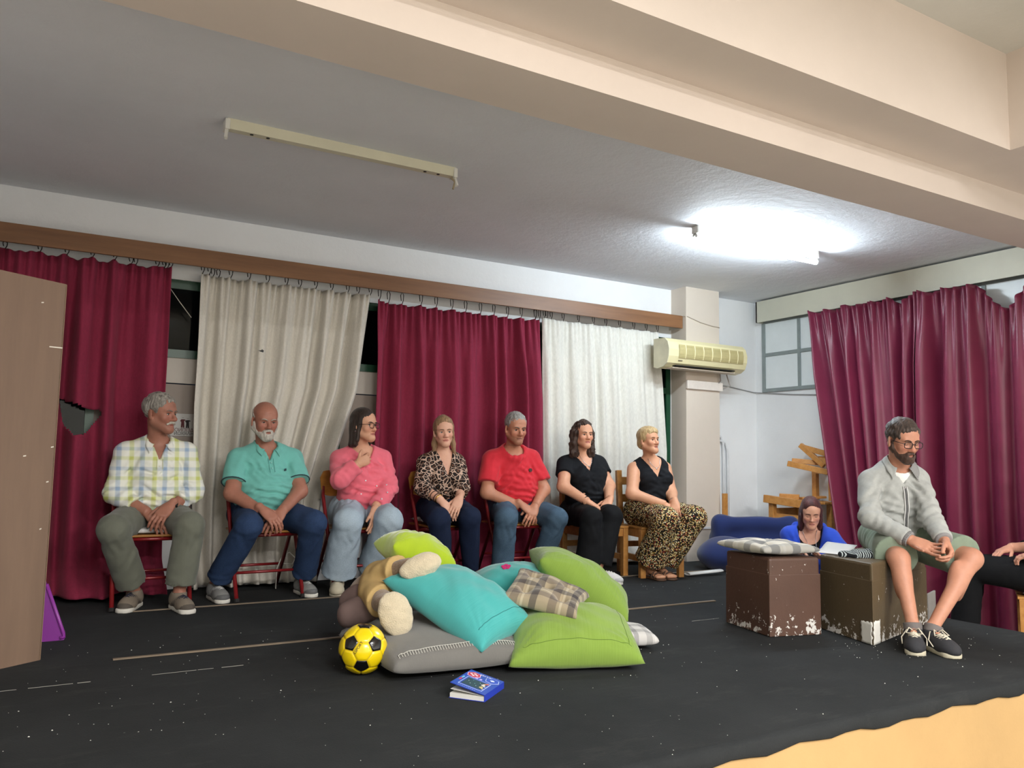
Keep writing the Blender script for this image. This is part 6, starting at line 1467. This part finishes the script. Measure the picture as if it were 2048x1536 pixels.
# 8 man in grey on the box
p = make('bearded man with glasses in grey zip jacket sitting on the olive box', heading=-36, pelvis=(4.175, 2.880, .480), neck=(4.118, 2.800, .878), head=(4.072, 2.738, 1.028), head_rot=(-21, 15, 0), head_s=.94, w=.88, d=.92,
         sh=[(4.000, 2.900, .810), (4.205, 2.735, .820)], el=[(3.865, 2.800, .610), (4.085, 2.600, .622)], wr=[(3.895, 2.590, .508), (3.985, 2.465, .510)], kn=[(3.835, 2.620, .412), (4.095, 2.395, .425)],
         an=[(3.745, 2.490, .10), (3.795, 2.425, .10)], toe=[(3.585, 2.375, .02), (3.705, 2.250, .02)], skin=(188, 138, 114), lip=(180, 106, 100), belly=.03, a=.86, l=.92, jaw=1.0, nose=1.1, brow=BR('dark3', (62, 46, 38)), eyes=0, openm=1,
         hands=(dict(side='R', a=(.15, -.93, -.32), n=(-.62, -.30, .72), curls=[(.05, .25, .2), (.10, .25, .2), (.12, .3, .2), (.15, .3, .2)], s=.98, thumb=(.8, .5, .35), tcurl=.3), dict(side='L', a=(-.40, -.62, -.68), n=(-.80, .30, -.40), curls=[(.6, .75, .35), (.7, .85, .5), (.8, .95, .6), (.9, 1., .6)], s=.98, thumb=(.85, .3, .5), tcurl=.55)))
shirt(p, M_marl, 1.90, e=.016, hem=-.01, neck=[vneck(p, .034, .075), neckhole(p, .062)], ea=.017, wide=.004, seed=73, amp=.008, name='jacket', h=.0082)
torso_tee = garment(p, 'undershirt', [[cap(p.neck-p.up*.065+p.Fo*.030, p.neck-p.up*.03+p.Fo*.016, .050, .052), crew(p, .058, .008, .45, .014, -.006)]], M_whitetee, [neckhole(p, .053, .016, -.03)], wr=0, h=.0045)
M_rib = NT('ribbed_collar'); sp_ = M_rib.n('ShaderNodeTexWave', i_Scale=95.0); sp_.bands_direction = 'X'; M_rib.l(M_rib.coord(), sp_.inputs[0]); M_rib.col(M_rib.ramp(sp_.outputs['Fac'], [(.4, s2l((70, 70, 74))), (.6, s2l((176, 176, 174)))])); M_rib.set(Roughness=.9); M_rib = M_rib.m
for i in (0, 1):
    d_ = unit(p.wr[i]-p.el[i]); band(p, 'cuff', p.wr[i]-d_*.055, p.wr[i]-d_*.004, .045, .039, tint('grey_cuff', (140, 138, 138)))
    if i == 0:
        for q in range(9): ring('cuff_stripe', p.wr[i]-d_*(.052-.0055*q), d_, .0450-.00065*q, .0013, mat('dark_rib', (64, 64, 68), .9, 0), p.root, 20)
jk = [o for o in kids(p.root) if o.name.startswith('jacket')][0]
collar(p, M_marl, jk, .066, .040, .034, (.060, -.050), sides=(-1,), up0=.026, throat=.030); collar(p, M_rib, jk, .066, .036, .044, (.072, -.048), sides=(1,), up0=.026, name='collar_lining', throat=.030)
zp = [front(jk, p, .006*math.sin(q*7), -.078-.30*q, .0015) for q in np.linspace(0, 1, 16)]
MB().tube(zp, .0036, 6).build('zip', mat('zip_teeth', (96, 96, 98), .5), p.root, True); MB().tube([zp[0]+p.F*.003, zp[0]+p.F*.005-p.up*.02], .004, 6).build('zip_pull', M_silver, p.root)
for sx in (-1, 1): MB().tube([q+p.Lf*sx*.009+p.F*.0005 for q in zp], .0034, 6).build('zip_seam', tint('seam_grey', (206, 206, 204)), p.root, True)
trousers(p, M_sage, .88, e=.022, hem=.030, seed=75, amp=.009, name='shorts', h=.0082)
shoes(p, mat('charcoal_canvas', (48, 48, 52), .85, .08, 20), M_sole_c, M_creaml, L=.265, long_lace=True)
for i in (0, 1): band(p, 'sock', p.an[i]-V3(0, 0, .02), p.an[i]+unit(p.kn[i]-p.an[i])*.022, .043, .043, mat('grey_sock', (112, 106, 104), .9, .08))
hair(p, hair_mat('short_brown_hair', (32, 25, 22), (84, 70, 62)), 'short', .009, .004, 20, 4, groove=.003, gfreq=30, hairline=.004, h=.005)
beard(p, hair_mat('brown_beard', (50, 36, 30), (88, 64, 52)), True, .007, namp=.002)
spectacles(p, M_gunmetal, .0245, .0175, 3.4, .0019)

# 9 woman in blue behind the boxes
p = make('auburn-haired woman in blue hooded jacket reading behind the boxes', heading=-48, floor=-.27, pelvis=(4.955, 4.12, -.145), neck=(4.885, 4.045, .425), head=(4.842, 3.995, .540), head_rot=(-44, 16, 0), head_s=.87, male=False,
         sh=[(4.805, 4.155, .372), (4.965, 3.930, .368)], el=[(4.800, 4.120, .130), (5.000, 3.740, .130)], wr=[(4.690, 3.985, .285), (4.790, 3.790, .240)], kn=[(4.760, 4.290, -.13), (5.080, 3.730, -.13)],
         an=[(4.88, 3.93, -.20), (4.86, 3.98, -.19)], toe=[(4.98, 3.85, -.24), (4.76, 4.02, -.24)], skin=(222, 172, 148), lip=(176, 98, 98), belly=.03, bust=1.05, w=1.0, a=1.0, l=1.0, jaw=.98, nose=.95, brow=BR('dark4', (64, 42, 38)), eyes=0,
         hands=(dict(side='R', a=(-.75, -.55, -.1), n=(.1, .1, -.98), curl=(.2, .3, .2), s=.94), dict(side='L', a=(-.9, .2, .1), n=(.1, .2, .95), curl=(.3, .4, .3), s=.94)))
garment(p, 'tank_top', [torso(p, .008, -.02)], M_blk, [neckhole(p, .074, .045, -.045)], wr=.001)
shirt(p, M_hood, 1.9, e=.022, hem=-.03, neck=[vneck(p, .085, .42, .02), neckhole(p, .082)], ea=.018, seed=83, amp=.008, name='hooded_jacket')
garment(p, 'hood', [[cap(p.neck-p.Lf*.085-p.F*.03+p.up*.005, p.neck-p.F*.09-p.up*.02, .040, .05), cap(p.neck+p.Lf*.085-p.F*.03+p.up*.005, p.neck-p.F*.09-p.up*.02, .040, .05)]], M_hood, [], wr=.003)
trousers(p, M_blk2, 1.9, e=.016, seed=85)
shoes(p, mat('dark_slipper', (40, 36, 38), .7, .05), M_black, None, L=.23)
hair(p, hair_mat('auburn_hair', (48, 22, 24), (92, 46, 44)), 'long', .009, .003, 9, 13, groove=.002, length=-.185, gfreq=30, hairline=.022)
necklace(p, .085, M_silver, .006)

# 10 seated beside the stage, only knee and hands in view
p = make('person in black trousers on pine chair, hands on lap, at right picture edge', heading=-150, floor=-.27, pelvis=(5.375, 2.640, .225), neck=(5.45, 2.52, .70), head=(5.43, 2.56, .86), head_rot=(-150, 0, 0),
         sh=[(5.585, 2.62, .64), (5.300, 2.46, .64)], el=[(5.62, 2.74, .40), (5.255, 2.45, .40)], wr=[(5.32, 2.86, .385), (5.165, 2.60, .368)], kn=[(5.300, 3.100, .245), (5.090, 3.000, .262)],
         an=[(5.26, 3.14, -.18), (5.085, 3.035, -.18)], toe=[(5.16, 3.32, -.25), (4.985, 3.20, -.25)], skin=(214, 160, 136), brow=BR('dark5', (54, 40, 34)), l=1.05,
         hands=(dict(side='R', a=(-.7, .2, -.2), n=(-.1, -.1, -1), curl=(.3, .5, .4)), dict(side='L', a=(-.15, .95, -.05), n=(.25, .1, -.95), curl=(.35, .6, .5))))
shirt(p, M_blk, 1.7, e=.012, hem=-.02, neck=[neckhole(p, .07)], seed=93)
trousers(p, M_blk2, 1.93, e=.020, hem=.022, seed=95, amp=.007)
shoes(p, mat('black_shoe', (26, 26, 28), .6, .05), M_black, None)
hair(p, hair_mat('dark_short_hair', (34, 28, 26), (64, 52, 46)), 'short', .012, .003, 18, 4)
